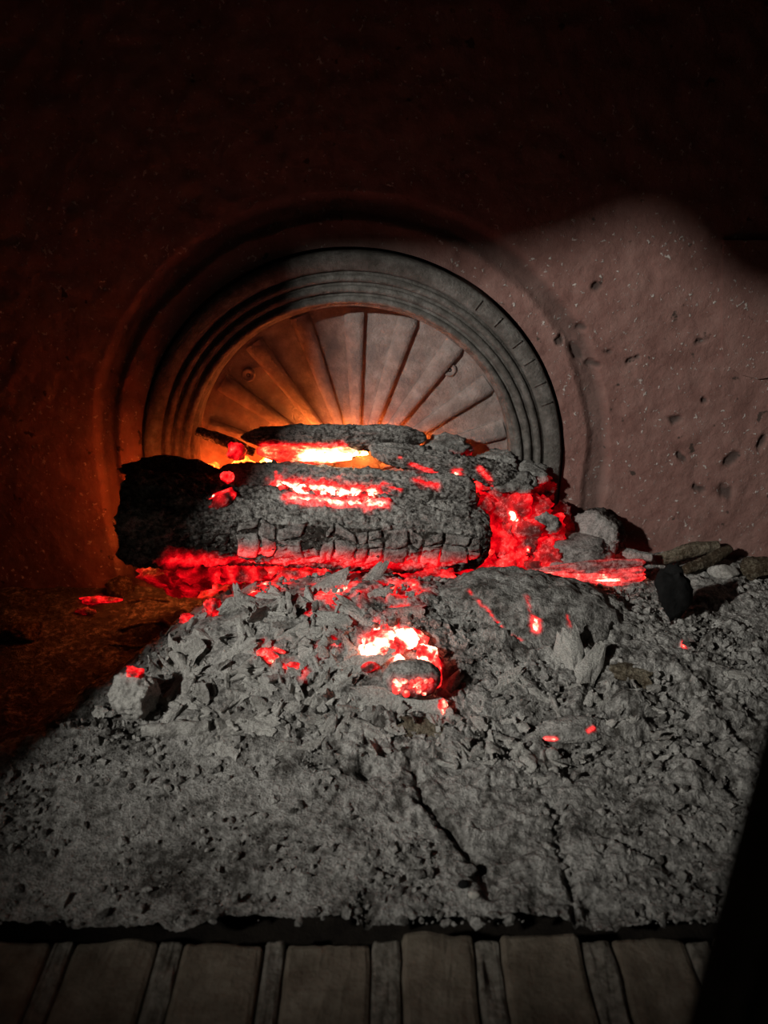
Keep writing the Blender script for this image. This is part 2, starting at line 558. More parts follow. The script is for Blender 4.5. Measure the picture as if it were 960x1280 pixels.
fb = empty('fireback', (0, 0, 0))
tag(fb, 'arched cast iron fireback plate with sunburst ribs against the back wall', 'fireback')
YP = 0.886                    # recessed panel
YR = 0.851                    # face of the rim
def fire_panel():
    nr, na = 90, 160
    V = []
    leg = 0.10
    rr = np.linspace(0.002, 0.2, nr); aa = np.linspace(0, math.pi, na)
    R, A = np.meshgrid(rr, aa, indexing='ij')
    x = PC[0] + R.ravel() * np.cos(A.ravel()); z = PC[1] + R.ravel() * np.sin(A.ravel())
    V1 = np.stack([x, np.full(len(x), YP), z], 1)
    F1 = grid_faces(nr, na)
    xs = np.linspace(PC[0] - 0.2, PC[0] + 0.2, 120); zs = np.linspace(PC[1] - leg, PC[1], 30)
    X, Z = np.meshgrid(xs, zs, indexing='ij')
    V2 = np.stack([X.ravel(), np.full(X.size, YP), Z.ravel()], 1)
    F2 = grid_faces(120, 30)[:, ::-1] + len(V1)
    V = np.concatenate([V1, V2])
    V[:, 1] += 0.0009 * fbm(V * 120, 4, 21) + 0.0006 * fbm(V * 30, 2, 22)
    return obj('panel', build_mesh('panel', V, [F1, F2]), MAT_IRON, fb)
panel = fire_panel()
rimb = sweep('rim_band', [(0.222, YR + 0.003), (0.225, YR), (0.239, YR), (RB, YR + 0.003), (RB, WB - 0.004), (0.222, WB - 0.004)], MAT_RIM, fb, seed=1)
innb = sweep('inner_band', [(0.184, YP - 0.001), (0.1855, YR + 0.006), (0.195, YR + 0.004), (0.2235, YR + 0.004), (0.2235, WB - 0.004), (0.184, WB - 0.004)], MAT_RIM, fb, seed=2)
for i, r in enumerate((0.193, 0.204, 0.2150)):
    sweep('ring_moulding', half_round(r - 0.0042, r + 0.0042, YR + 0.004, 0.0045), MAT_RIM, innb, seed=3 + i)
def rib(ang):
    d = np.array([math.sin(ang), 0, math.cos(ang)]); n = np.array([math.cos(ang), 0, -math.sin(ang)])
    c = np.array([PC[0] + 0.003, YP, PC[1] - 0.018])
    V = []; L = 24
    r1 = -0.018 * -math.cos(ang) + math.sqrt(0.1795 ** 2 - (0.018 * math.sin(ang)) ** 2)
    prof = [(-1, 0.002), (-0.85, -0.0022), (-0.35, -0.0048), (0.45, -0.0056), (0.92, -0.0052), (1.0, 0.002)]
    for i in range(L):
        t = i / (L - 1)
        r = 0.03 + t * (r1 - 0.03)
        hw = 0.0040 + 0.0085 * t
        rise = 1.0 if i < L - 1 else 0.35
        for a, y in prof:
            V.append(c + d * r + n * a * hw + np.array([0, y * rise if y < 0 else y, 0]))
    V = np.array(V)
    V[:, 1] += 0.0005 * fbm(V * 140, 3, 60)
    F = [grid_faces(L, 6, True)]
    for b in (0, (L - 1) * 6):
        F.append(np.array([[b, b + i, b + i + 1] for i in range(1, 5)]))
    obj('rib', build_mesh('rib', V, F), MAT_IRON, fb)
for k in range(-4, 5):
    rib(math.radians(18 * k))
def disc(name, x, z, y, r, h, mat, parent, n=20):
    V = []
    for rr, yy in ((r, 0.003), (r, -h * 0.6), (r * 0.85, -h), (r * 0.6, -h * 0.75), (r * 0.3, -h * 0.7)):
        for i in range(n):
            a = 2 * math.pi * i / n
            V.append((x + rr * math.cos(a), y + yy, z + rr * math.sin(a)))
    V.append((x, y - h * 0.7, z))
    F = [grid_faces(5, n, True), np.array([[4 * n + i, 4 * n + (i + 1) % n, 5 * n] for i in range(n)])]
    obj(name, build_mesh(name, np.array(V), F), mat, parent)
p = at(311, 468, YP); disc('boss', p[0], p[2], YP, 0.0078, 0.004, MAT_IRON, panel)
p = at(562, 462, YP); disc('boss', p[0], p[2], YP, 0.0078, 0.003, MAT_IRON, panel)
def bead(ang):
    r0, r1 = 0.2255, 0.2385
    d = np.array([math.cos(ang), 0, math.sin(ang)]); n = np.array([-d[2], 0, d[0]])
    c = np.array([PC[0], YR, PC[1]])
    V = [c + d * r + n * a * 0.0014 + np.array([0, y, 0]) for r in (r0, r1) for a, y in ((-1, 0.001), (-0.5, -0.0016), (0.5, -0.0016), (1, 0.001))]
    F = [np.array([[0, 1, 5, 4], [1, 2, 6, 5], [2, 3, 7, 6], [3, 0, 4, 7], [0, 3, 2, 1], [4, 5, 6, 7]])]
    obj('radial_bead', build_mesh('radial_bead', np.array(V), F), MAT_RIM, rimb)
for a in (20, 26, 33, 39, 47, 54):
    bead(math.radians(a))

# ------------------------------------------------------------------ ash bed
def bed_base(x, y):
    x = np.asarray(x, float); y = np.asarray(y, float)
    z = 0.0145 + 0.0355 * sstep(0.37, 0.62, y)
    lx = np.where(x < -0.03, 0.135, 0.19)
    z = z + 0.064 * np.exp(-0.5 * ((x + 0.03) / lx) ** 2 - 0.5 * ((y - 0.682) / np.where(y < 0.682, 0.072, 0.078)) ** 2)
    # swept down to the hearth at the left
    line = x - (-0.30 + 0.62 * (y - 0.53))
    low = (1 - sstep(-0.10, 0.0, line)) * sstep(0.52, 0.57, y)
    z = z * (1 - low) + 0.014 * low
    z = z + 0.016 * np.exp(-0.5 * ((x - 0.36) / 0.1) ** 2 - 0.5 * ((y - 0.72) / 0.08) ** 2)
    # heaped against the wall at the right
    z = z + 0.006 * sstep(0.10, 0.25, x) * sstep(0.80, 0.90, y)
    return z

def hit(x, y, lift=0.0):
    """where the sight line through pixel x, y meets the ash bed"""
    d = ray(x, y)
    ts = np.linspace(0.35, 1.3, 800)
    P = np.array([0, 0, CAM_H]) + ts[:, None] * d
    below = P[:, 2] < bed_base(P[:, 0], P[:, 1]) + lift
    i = int(np.argmax(below)) if below.any() else len(ts) - 1
    return P[i]

CRACKS = [([(512, 945), (528, 1000), (565, 1040), (600, 1080), (612, 1120)], 0.0045, 0.014),
          ([(688, 1010), (700, 1070), (716, 1120), (722, 1175)], 0.003, 0.009),
          ([(740, 1040), (800, 1065), (850, 1090), (900, 1115)], 0.003, 0.007),
          ([(655, 912), (720, 900), (790, 893)], 0.004, 0.010),
          ([(860, 945), (900, 975), (930, 990)], 0.004, 0.010),
          ([(455, 1130), (462, 1180)], 0.004, 0.010),
          ([(60, 905), (120, 893), (190, 905)], 0.008, 0.016),
          ([(375, 920), (410, 880)], 0.003, 0.008)]
PITS = [(305, 1120, 0.010, 0.012), (720, 960, 0.009, 0.012), (640, 935, 0.008, 0.010), (760, 1140, 0.010, 0.010), (700, 935, 0.008, 0.012), (230, 1090, 0.02, 0.003), (250, 1075, 0.03, 0.004), (165, 905, 0.012, 0.010), (690, 860, 0.006, 0.008), (745, 850, 0.007, 0.010), (455, 960, 0.006, 0.010), (400, 950, 0.008, 0.008)]
BED_GLOW = [(330, 815, 0.010, 0.9), (350, 828, 0.008, 0.8), (480, 800, 0.022, 1.3), (535, 830, 0.012, 1.1), (420, 800, 0.012, 0.55), (390, 765, 0.010, 0.6), (500, 760, 0.014, 0.7),
            (260, 735, 0.03, 0.7), (330, 735, 0.035, 0.9), (420, 735, 0.035, 0.95), (500, 735, 0.03, 0.9), (210, 720, 0.025, 0.8), (640, 690, 0.04, 0.95), (600, 690, 0.03, 0.9), (690, 715, 0.02, 0.8),
            (120, 750, 0.012, 0.55), (265, 765, 0.008, 0.75), (240, 770, 0.008, 0.65), (855, 803, 0.004, 0.8), (440, 765, 0.012, 0.6), (400, 815, 0.01, 0.5), (380, 840, 0.009, 0.5)]

def ash_bed():
    nu, nv = 860, 480
    t = np.linspace(0, 1, nv)
    ys = 0.372 + (0.902 - 0.372) * (t ** 1.25)
    xs = np.linspace(-WX + 0.001, WX - 0.001, nu)
    X, Y = np.meshgrid(xs, ys, indexing='ij')
    x = X.ravel(); y = Y.ravel()
    P = np.stack([x, y, 0 * x], 1)
    z = bed_base(x, y)
    rough = 0.20 + 0.80 * sstep(-0.10, 0.03, x - 0.15 * (0.5 - y)) + 0.5 * sstep(0.5, 0.56, y)
    rough = np.clip(rough * (0.75 + 0.5 * fbm(P * 12, 2, 71)), 0.15, 1.6)
    left_grit = sstep(0.06, 0.0, np.abs(x + 0.29)) * sstep(0.42, 0.46, y)
    rough = np.maximum(rough, 0.9 * left_grit)
    wx = x + 0.004 * fbm(P * 90, 3, 74); wy = y + 0.004 * fbm(P * 90 + 9, 3, 75)
    f1, f2, cv = worley2(wx * 130, wy * 130, 80)
    g1, g2, cw = worley2(wx * 300, wy * 300, 90)
    big, big2, cb = worley2(wx * 55, wy * 55, 95)
    z = z + rough * (0.0070 * fbm(P * 45, 4, 72) + 0.0030 * (0.55 - f1) * (0.3 + cv) + 0.0014 * (0.55 - g1))
    z = z + 0.004 * rough * (cb - 0.5) * sstep(0.02, 0.2, big2 - big)
    # lumps aligned by the rake, at the right front
    q = np.stack([x * 26 + y * 40, y * 95 - x * 30, 0 * x], 1)
    z = z + 0.0075 * rough * sstep(-0.02, 0.12, x) * fbm(q, 4, 99)
    ash = 0.62 + 0.30 * fbm(P * 70, 4, 73) + 0.5 * (cv - 0.5) * rough - 0.25 * sstep(0.45, 0.8, f1) * rough + 0.25 * (cw - 0.5)
    warp = 0.004 * fbm(P * 120, 3, 77)
    for pts, wd, dp in CRACKS:
        W = [hit(a, b)[:2] for a, b in pts]
        for a, b in zip(W[:-1], W[1:]):
            sel = (x > min(a[0], b[0]) - 0.04) & (x < max(a[0], b[0]) + 0.04) & (y > min(a[1], b[1]) - 0.04) & (y < max(a[1], b[1]) + 0.04)
            d = seg_dist(P[sel][:, :2], a, b) + warp[sel]
            k = np.exp(-(np.maximum(d, 0) / wd) ** 2)
            z[sel] -= dp * k * 0.7
            ash[sel] -= 0.35 * k
    for cx, cy, s, dp in PITS:
        c = hit(cx, cy)
        d = np.hypot((x - c[0]) * 0.6, y - c[1]) + warp
        k = np.exp(-(np.maximum(d, 0) / s) ** 2)
        z -= dp * k
        ash -= 0.3 * k
    glow = np.zeros(len(x))
    gn = fbm(P * 130, 4, 78)
    for cx, cy, s, a in BED_GLOW:
        c = hit(cx, cy)
        d = np.hypot(x - c[0], y - c[1])
        k = a * np.exp(-(d / s) ** 2)
        glow = np.maximum(glow, k)
    glow = np.clip(glow * (0.75 + 0.9 * gn), 0, 1.2) * (glow > 0.08)
    # left hearth: soot, with the shadowed side also darkened in the ash tone
    line = x - (-0.30 + 0.62 * (y - 0.53))
    ash -= 0.75 * (1 - sstep(-0.09, 0.0, line)) * sstep(0.52, 0.57, y)
    ash = np.clip(ash - 0.5 * (glow > 0.5), 0, 1)
    # front edge breaks down to the bricks
    edge = 0.3838 + 0.013 * fbm(np.stack([x * 28, 0 * x, 0 * x], 1), 5, 79, 0.65)
    kf = 1 - sstep(-0.003, 0.004, y - edge)
    z = z - 0.045 * kf
    y = y + np.minimum(1, kf * 4) * (edge + 0.06 - y)
    V = np.stack([x, y, z], 1)
    o = obj('ash_bed', build_mesh('ash_bed', V, grid_faces(nu, nv), glow, ash), MAT_ASH)
    tag(o, 'deep bed of rough grey wood ash covering the hearth', 'ash', kind='stuff')
ash_bed()

# ------------------------------------------------------------------ logs, embers, flakes
def log_data(p0, p1, radius, prof, seed, ns=170, nt=96, rough=0.12, sag=0.0, flat=1.0, twist=0.0):
    p0 = np.asarray(p0, float); p1 = np.asarray(p1, float)
    ax = p1 - p0; L = np.linalg.norm(ax); ax = ax / L
    e2 = np.array([0, 0, 1.0]) - ax * ax[2]; e2 /= np.linalg.norm(e2)
    e1 = np.cross(ax, e2)          # towards the camera side when the log runs to the right
    px = [a for a, _ in prof]; pr = [b for _, b in prof]
    def surf(s, th, lift=0.0):
        s = np.asarray(s, float); th = np.asarray(th, float)
        R = radius * np.interp(s, px, pr)
        c = p0 + np.outer(s * L, ax)
        c[:, 2] += sag * np.sin(np.pi * s)
        Q = np.stack([s * L * 14, np.cos(th) * 1.6, np.sin(th) * 1.6], 1)
        Q2 = np.stack([s * L * 60, np.cos(th) * 7, np.sin(th) * 7], 1)
        Q3 = np.stack([s * L * 220, np.cos(th) * 16, np.sin(th) * 16], 1)
        R = R * (1 + rough * 1.2 * fbm(Q, 3, seed) + rough * 0.7 * fbm(Q2, 3, seed + 1) + rough * 0.6 * fbm(Q3, 3, seed + 2) - rough * 0.9 * np.maximum(0, 0.35 - np.abs(fbm(Q2 * 1.3 + 7, 3, seed + 5))) * 1.2) + lift
        return c + (R * np.cos(th))[:, None] * e1 + (flat * R * np.sin(th))[:, None] * e2
    S = np.linspace(0, 1, ns); T = np.linspace(0, 2 * math.pi, nt, endpoint=False)
    SS, TT = np.meshgrid(S, T, indexing='ij')
    V = surf(SS.ravel(), TT.ravel())
    rings = [V.reshape(ns, nt, 3)]
    pre, post = [], []
    for k, f in enumerate((0.9, 0.7, 0.45, 0.2)):
        for lst, ring, sgn in ((pre, rings[0][0], -1), (post, rings[0][-1], 1)):
            c = ring.mean(0)
            r = c + (ring - c) * f
            r = r + np.outer(0.006 * radius / 0.045 * fbm(r * 120, 3, seed + 9) + sgn * 0.004 * (1 - f), ax * 1.0) * 1.4
            lst.append(r)
    A = np.concatenate([np.array(pre[::-1]), rings[0], np.array(post)])
    n = len(A)
    V = A.reshape(-1, 3)
    F = [grid_faces(n, nt, True)]
    c0 = len(V); V = np.concatenate([V, A[0].mean(0)[None], A[-1].mean(0)[None]])
    F.append(np.array([[c0, j, (j + 1) % nt] for j in range(nt)]))
    b = (n - 1) * nt
    F.append(np.array([[c0 + 1, b + (j + 1) % nt, b + j] for j in range(nt)]))
    return V, F, surf

def bvh_of(V, F):
    polys = []
    for f in F:
        polys += [tuple(int(i) for i in q) for q in f]
    return BVHTree.FromPolygons([tuple(map(float, v)) for v in V], polys)

def on_surface(bvh, pts):
    out = []
    for x, y in pts:
        d = ray(x, y)
        h = bvh.ray_cast(Vector((0, 0, CAM_H)), Vector(d).normalized())
        if h[0] is not None:
            out.append(np.array(h[0]))
    return out

def glow_field(V, F, spec, seed=0, wob=0.5, freq=150):
    """spec: ([(px, py), ...], radius in m, heat): hot seams lying on the surface"""
    g = np.zeros(len(V))
    if not spec: return g
    bvh = bvh_of(V, F)
    nz = fbm(V * freq, 4, seed + 33)
    for pts, r, a in spec:
        W = on_surface(bvh, pts)
        if not W: continue
        if len(W) == 1: W = W * 2
        for p, q in zip(W[:-1], W[1:]):
            d = seg_dist(V, p, q)
            g = np.maximum(g, a * np.exp(-(d * (1 + wob * nz) / r) ** 2))
    return np.where(g > 0.06, g, 0)

def ash_field(V, seed, base=0.35, top=0.5, freq=60, z0=None, zr=0.05):
    zz = 0 if z0 is None else np.clip((V[:, 2] - z0) / zr, -1, 1)
    return np.clip(base + top * zz + 0.45 * fbm(V * freq, 4, seed), 0, 1)

def center_obj(name, V, F, mat, label, cat, group=None, glow=None, ash=None, parent=None, smooth=True):
    """mesh object whose origin is the thing's base"""
    V = np.asarray(V, float)
    if parent is not None:
        o = obj(name, build_mesh(name, V - np.array(parent.location), F, glow, ash, smooth), mat, parent)
        return o
    c = np.array([(V[:, 0].min() + V[:, 0].max()) / 2, (V[:, 1].min() + V[:, 1].max()) / 2, V[:, 2].min()])
    o = obj(name, build_mesh(name, V - c, F, glow, ash, smooth), mat)
    o.location = c
    tag(o, label, cat, group)
    return o

# --- the big cracked log in front
YA = 0.775
pA0, pA1 = at(158, 648, 0.745), at(606, 672, 0.785)
logA = empty('charred_log', (pA0 + pA1) / 2 - np.array([0, 0, 0.045]))
tag(logA, 'large ash-crusted log with cracked charcoal blocks, lowest of the stacked logs', 'log')
profA = [(0, 1.0), (0.03, 1.10), (0.12, 1.12), (0.3, 0.95), (0.5, 0.93), (0.75, 0.95), (0.93, 0.88), (0.98, 0.75), (1, 0.6)]
VA, FA, surfA = log_data(pA0, pA1, 0.044, profA, 101, ns=380, nt=190, rough=0.15)
seams = [([(215, 700), (260, 702), (320, 704), (400, 704), (480, 704), (560, 698)], 0.013, 0.6), ([(250, 712), (330, 714), (420, 714), (540, 708)], 0.016, 0.62),
         ([(362, 624), (420, 628), (478, 630)], 0.009, 0.95)]
gA = glow_field(VA, FA, seams, 3, 0.5)
sA = ((VA - pA0) @ (pA1 - pA0)) / ((pA1 - pA0) @ (pA1 - pA0))
aA = 0.02 + 0.5 * sstep(0.25, 0.42, sA) + 0.30 * np.clip((VA[:, 2] - 0.15) / 0.03, -1, 1) + 0.4 * fbm(VA * 55, 4, 102)
thA = np.arctan2(VA[:, 2] - (pA0[2] + sA * (pA1[2] - pA0[2])), (pA0[1] + sA * (pA1[1] - pA0[1])) - VA[:, 1])
aA -= 0.6 * sstep(0.30, 0.34, sA) * sstep(0.96, 0.93, sA) * (np.abs(thA - 0.08) < 0.42)
aA += 0.42 * sstep(0.26, 0.02, sA) * sstep(0.2, 0.0, np.abs(thA + 0.1) - 0.55)
bodyA = center_obj('body', VA, FA, MAT_CHAR, None, None, glow=gA, ash=np.clip(aA, 0, 1), parent=logA)
def char_blocks():
    # burnt wood split by cracks across the grain, each column split again at random
    rs = random.Random(12)
    s0, s1 = 0.30, 0.955
    th0, th1 = math.radians(-24), math.radians(36)
    xs = [s0]
    while xs[-1] < s1:
        xs.append(xs[-1] + rs.choice([0.028, 0.036, 0.045, 0.06, 0.075]))
    ncol = len(xs) - 1
    wob = [[rs.uniform(-0.008, 0.008) for _ in range(4)] for _ in xs]
    tops = [th1 + rs.uniform(-0.25, 0.12) for _ in xs]
    def edge_s(i, v):
        return xs[i] + float(np.interp(v, [0, 0.33, 0.66, 1], wob[i]))
    SPC = [0, 0.015, 0.09, 0.24, 0.4, 0.6, 0.76, 0.91, 0.985, 1]
    n = 10
    for i in range(ncol):
        cuts = [0.0]
        for q in range(rs.choice([1, 1, 2, 2])):
            cuts.append(rs.uniform(0.25, 0.8))
        cuts = sorted(cuts) + [1.0]
        for v0, v1 in zip(cuts[:-1], cuts[1:]):
            if v1 - v0 < 0.14 or rs.random() < 0.05: continue
            lift = rs.uniform(0.0012, 0.0035)
            gs = rs.uniform(0.0009, 0.0034); gt = rs.uniform(0.01, 0.03)
            tilt = rs.uniform(-0.08, 0.08)
            V = []
            for a in range(n):
                for b in range(n):
                    u, v = SPC[a], SPC[b]
                    vv = v0 + (v1 - v0) * v
                    l, r = edge_s(i, vv + tilt * 0.2) + gs, edge_s(i + 1, vv) - gs
                    tp = tops[i] * (1 - u) + tops[i + 1] * u
                    th = th0 + (tp - th0) * vv + (gt if v < 0.5 else -gt) * abs(2 * v - 1) + tilt * (u - 0.5)
                    e = max(abs(2 * u - 1), abs(2 * v - 1))
                    V.append((l + (r - l) * u, th, (lift if e < 0.9 else lift - 0.0012) if e < 0.99 else -0.007))
            V = np.array(V)
            W = surfA(V[:, 0], V[:, 1], V[:, 2])
            W = W + 0.0012 * fbm(W * 180, 3, 105)[:, None] * np.array([0, -1.0, 0.3])
            g = 0.50 * sstep(math.radians(16), math.radians(-22), V[:, 1]) * (0.7 + 0.6 * rs.random())
            a = np.clip(0.68 + 0.4 * fbm(W * 70, 3, 104) - 0.8 * (V[:, 2] < 0), 0, 1)
            center_obj('char_block', W, [grid_faces(n, n)], MAT_BLOCK, None, None, glow=g, ash=a, parent=logA).parent = bodyA
char_blocks()

# --- middle log resting on it
pB0, pB1 = at(268, 604, 0.80), at(592, 622, 0.81)
VB, FB, surfB = log_data(pB0, pB1, 0.0245, [(0, 0.55), (0.05, 0.85), (0.15, 1.0), (0.6, 1.0), (0.9, 1.05), (0.97, 0.9), (1, 0.6)], 131, ns=300, nt=130, rough=0.2)
gB = glow_field(VB, FB, [([(352, 610), (400, 614), (470, 622)], 0.013, 1.1), ([(360, 605), (385, 607)], 0.006, 0.6), ([(345, 590), (346, 605)], 0.003, 0.7), ([(520, 600), (545, 606)], 0.006, 0.6), ([(403, 600)], 0.004, 0.8), ([(578, 640), (590, 642)], 0.005, 0.9), ([(478, 604), (500, 612)], 0.004, 0.6), ([(440, 620), (480, 630)], 0.006, 1.05)], 5, 0.7)
center_obj('charred_log', VB, FB, MAT_CHAR, 'grey ash-coated log lying on top of the large cracked log', 'log', glow=gB, ash=np.clip(ash_field(VB, 132, 0.55, 0.3, 60, pB0[2], 0.02) - 0.6 * (gB > 0.5), 0, 1))

CRV = [(352, 612, 9, 7), (376, 614, 13, 8), (402, 617, 15, 9), (430, 620, 15, 9), (456, 623, 14, 8), (480, 629, 9, 6)]
CRL = ['small hot ember at the left end of the bright crevice between two logs', 'pink hot ember second from the left in the bright log crevice', 'white hot ember left of the middle of the bright log crevice', 'white hot ember in the middle of the bright log crevice', 'hot ember right of the middle of the bright log crevice', 'small red ember at the right end of the bright log crevice']
# --- thin log at the back and the branch sloping down to the right
pC0, pC1 = at(306, 546, 0.838), at(528, 547, 0.845)
VC, FC, _ = log_data(pC0, pC1, 0.0125, [(0, 0.35), (0.08, 0.8), (0.25, 1.05), (0.6, 1.1), (0.9, 1.0), (1, 0.5)], 151, ns=220, nt=96, rough=0.26)
gC = glow_field(VC, FC, [([(330, 557), (380, 558), (430, 558)], 0.006, 0.75)], 6)
center_obj('charred_log', VC, FC, MAT_CHAR, 'thin dark charred log at the back, topmost before the fireback', 'log', glow=gC, ash=ash_field(VC, 152, 0.38, 0.3, 70, pC0[2], 0.012))
pD0, pD1 = at(466, 560, 0.825), at(655, 606, 0.832)
VD, FD, _ = log_data(pD0, pD1, 0.0145, [(0, 0.5), (0.1, 0.85), (0.3, 1.0), (0.6, 1.15), (0.85, 1.2), (1, 0.7)], 161, ns=220, nt=96, rough=0.34)
gD = glow_field(VD, FD, [([(515, 582), (545, 590)], 0.005, 0.75), ([(570, 592), (578, 602)], 0.006, 1.2), ([(440, 553), (500, 572)], 0.003, 0.7), ([(600, 586), (612, 600)], 0.005, 0.7)], 8)
center_obj('charred_branch', VD, FD, MAT_CHAR, 'knobbly grey branch sloping down to the right behind the stacked logs', 'branch', glow=gD, ash=ash_field(VD, 162, 0.5, 0.3, 70, pD0[2] - 0.01, 0.02))

_ico = {}
def ico(sub):
    if sub not in _ico:
        import bmesh
        bm = bmesh.new()
        bmesh.ops.create_icosphere(bm, subdivisions=sub, radius=1)
        bm.verts.ensure_lookup_table()
        _ico[sub] = (np.array([v.co for v in bm.verts]), np.array([[v.index for v in f.verts] for f in bm.faces]))
        bm.free()
    return _ico[sub]

def lump_data(c, radii, seed, sub=4, rough=0.25, rot=(0, 0, 0), facets=5, freq=1.6):
    D, F = ico(sub)
    rs = np.random.RandomState(seed)
    R = np.ones(len(D))
    for k in range(facets):          # broken flat faces
        n = rs.normal(size=3); n /= np.linalg.norm(n)
        h = rs.uniform(0.55, 0.85)
        dd = D @ n
        R = np.where(dd > 0, np.minimum(R, h / np.maximum(dd, 1e-3)), R)
    off = rs.uniform(-50, 50, 3)
    R = R * (1 + rough * fbm(D * freq + off, 4, seed) + 0.4 * rough * fbm(D * freq * 4 + off, 3, seed + 1))
    R = R * (1 + rough * 0.5 * (0.25 - np.abs(fbm(D * freq * 2.2 + off, 3, seed + 2))) + rough * 0.22 * fbm(D * freq * 9 + off, 2, seed + 3))
    V = D * R[:, None] * np.asarray(radii)
    from mathutils import Euler
    m = np.array(Euler(rot).to_matrix())
    return V @ m.T + np.asarray(c), [F]

def lump(name, c, radii, seed, mat, label, cat, group=None, glow=0.0, ashb=0.4, spec=None, parent=None, low_hot=0.0, sub=4, rough=0.42, rot=(0, 0, 0), facets=6, freq=1.6, gfreq=90):
    V, F = lump_data(c, radii, seed, sub, rough, rot, facets, freq)
    g = np.zeros(len(V))
    if glow:
        g = np.clip(glow * (0.85 + 0.9 * fbm(V * gfreq, 3, seed + 3)), 0, 1.25)
    if low_hot:
        t = (V[:, 2] - V[:, 2].min()) / (np.ptp(V[:, 2]) + 1e-6)
        g = np.maximum(g, low_hot * sstep(0.75, 0.1, t + 0.3 * fbm(V * gfreq, 3, seed + 4)))
    if spec:
        g = np.maximum(g, glow_field(V, F, spec, seed))
    a = np.clip(ashb + 0.45 * fbm(V * 70, 4, seed + 6) - 0.6 * np.clip(g, 0, 1), 0, 1)
    return center_obj(name, V, F, mat, label, cat, group, g, a, parent)

def pxlump(name, x, y, Y, rx, ry, seed, mat, label, cat, group=None, depth=None, **kw):
    c = at(x, y, Y)
    k = mpp(c)
    return lump(name, c, (rx * k, (depth or (rx + ry) / 2) * k, ry * k), seed, mat, label, cat, group, **kw)

for i, (x, y, rx, ry) in enumerate(CRV):
    pxlump('hot_ember', x, y, 0.771, rx, ry, 190 + i, MAT_CHAR, CRL[i], 'ember', 'hot embers in the crevice between the logs', glow=(0.7, 0.95, 1.1, 1.12, 1.0, 0.65)[i], ashb=0.0, depth=12, rough=0.5, gfreq=140)
# --- glowing brand with its cut end between middle and back logs, and hot coals behind the logs
pxlump('glowing_brand', 385, 569, 0.828, 66, 15, 201, MAT_BRAND, 'white hot brand glowing in the gap under the topmost thin log', 'ember', glow=0.55, ashb=0.0, rough=0.22, facets=6, rot=(0, 0.03, 0), depth=14,
       spec=[([(385, 570), (440, 571)], 0.016, 1.15)])
behind = [(350, 574, 0.866, 24), (395, 566, 0.868, 20), (440, 560, 0.868, 20), (480, 562, 0.868, 18), (520, 576, 0.868, 16), (300, 584, 0.866, 18), (262, 590, 0.866, 16), (232, 634, 0.822, 17), (196, 642, 0.812, 19), (172, 650, 0.812, 15)]  # last three are unseen coals added to light the left wall
for i, (x, y, Y, r) in enumerate(behind):
    pxlump('hot_coal', x, y, Y, r, r * 0.8, 210 + i, MAT_COAL, 'orange hot coal behind the logs, the hidden left ones added to light the wall', 'ember', 'hot coals behind the logs', depth=r * (0.5 if i < 7 else 0.9), glow=((0.80, 0.92, 0.97, 0.92, 0.85)[i] if i < 5 else 0.66) if i < 7 else 0.84, ashb=0.0)
# supporting heap of coals under the logs
rs = random.Random(5)
for i in range(16):
    x = 222 + i * 25 + rs.uniform(-8, 8)
    pxlump('ember_chunk', x, 716 + rs.uniform(-6, 10), 0.775 + rs.uniform(-0.012, 0.02), 32 + rs.uniform(-6, 10), 18 + rs.uniform(-3, 5), 240 + i, MAT_CHAR, 'red glowing ember chunk packed under the large cracked log', 'ember', 'red embers under the large log', glow=0.55 if i > 1 else 0.4, ashb=0.05, rough=0.5)

# --- pile of red embers at the right end of the logs
CL = [(610, 604, .835, 26, 18, .62, .1), (634, 612, .838, 24, 18, .5, .15), (602, 632, .815, 20, 20, .6, .0), (640, 640, .815, 26, 24, .68, .0), (668, 634, .83, 24, 22, .52, .2),
      (684, 660, .82, 24, 22, .6, .35), (655, 668, .80, 28, 22, .66, .0), (626, 672, .795, 20, 22, .64, .0), (682, 690, .80, 28, 20, .62, .1), (640, 697, .79, 26, 18, .66, .0), (614, 708, .785, 16, 14, .72, .0),
      (668, 708, .785, 22, 14, .6, .2), (702, 652, .835, 15, 22, .3, .0), (678, 612, .85, 20, 18, .28, .1), (596, 600, .83, 16, 14, .7, .0)]
CLL = ['red ember at the upper left of the ember pile, right of the branch', 'dull red ember at the top of the ember pile under a pale chunk', 'red ember tucked against the right end of the middle log',
       'ember with a white hot notch in the middle of the ember pile', 'dark red ember at the upper right of the ember pile', 'ash-dusted red ember at the right side of the ember pile',
       'large red ember at the heart of the ember pile', 'red ember touching the right end of the large log', 'red ember at the lower right of the ember pile', 'red ember low in the ember pile above the buried log',
       'small bright ember at the lower left corner of the ember pile', 'ash-dusted ember at the foot of the ember pile by the glowing stick', 'nearly dead dark red ember at the far right of the ember pile',
       'nearly dead ember high at the right against the fireback rim', 'small ember at the tip of the branch above the ember pile']
for i, (x, y, Y, rx, ry, g, a) in enumerate(CL):
    spec = None
    if i == 3: spec = [([(640, 640), (644, 652)], 0.006, 1.25)]
    if i == 6: spec = [([(660, 688)], 0.005, 1.0)]
    pxlump('ember_chunk', x, y, Y, rx, ry, 300 + i, MAT_CHAR, CLL[i], 'ember', 'red ember pile right of the logs', glow=g * 0.86, ashb=a, spec=spec, rough=0.6, gfreq=60)
PLL = ['pale ash chunk resting on top of the red ember pile', 'pale ash chunk at the top right of the ember pile', 'small pale ash chunk on the right flank of the ember pile', 'pale ash chunk on the end of the sloping branch', 'grey chunk beside the lowest right rib of the fireback']
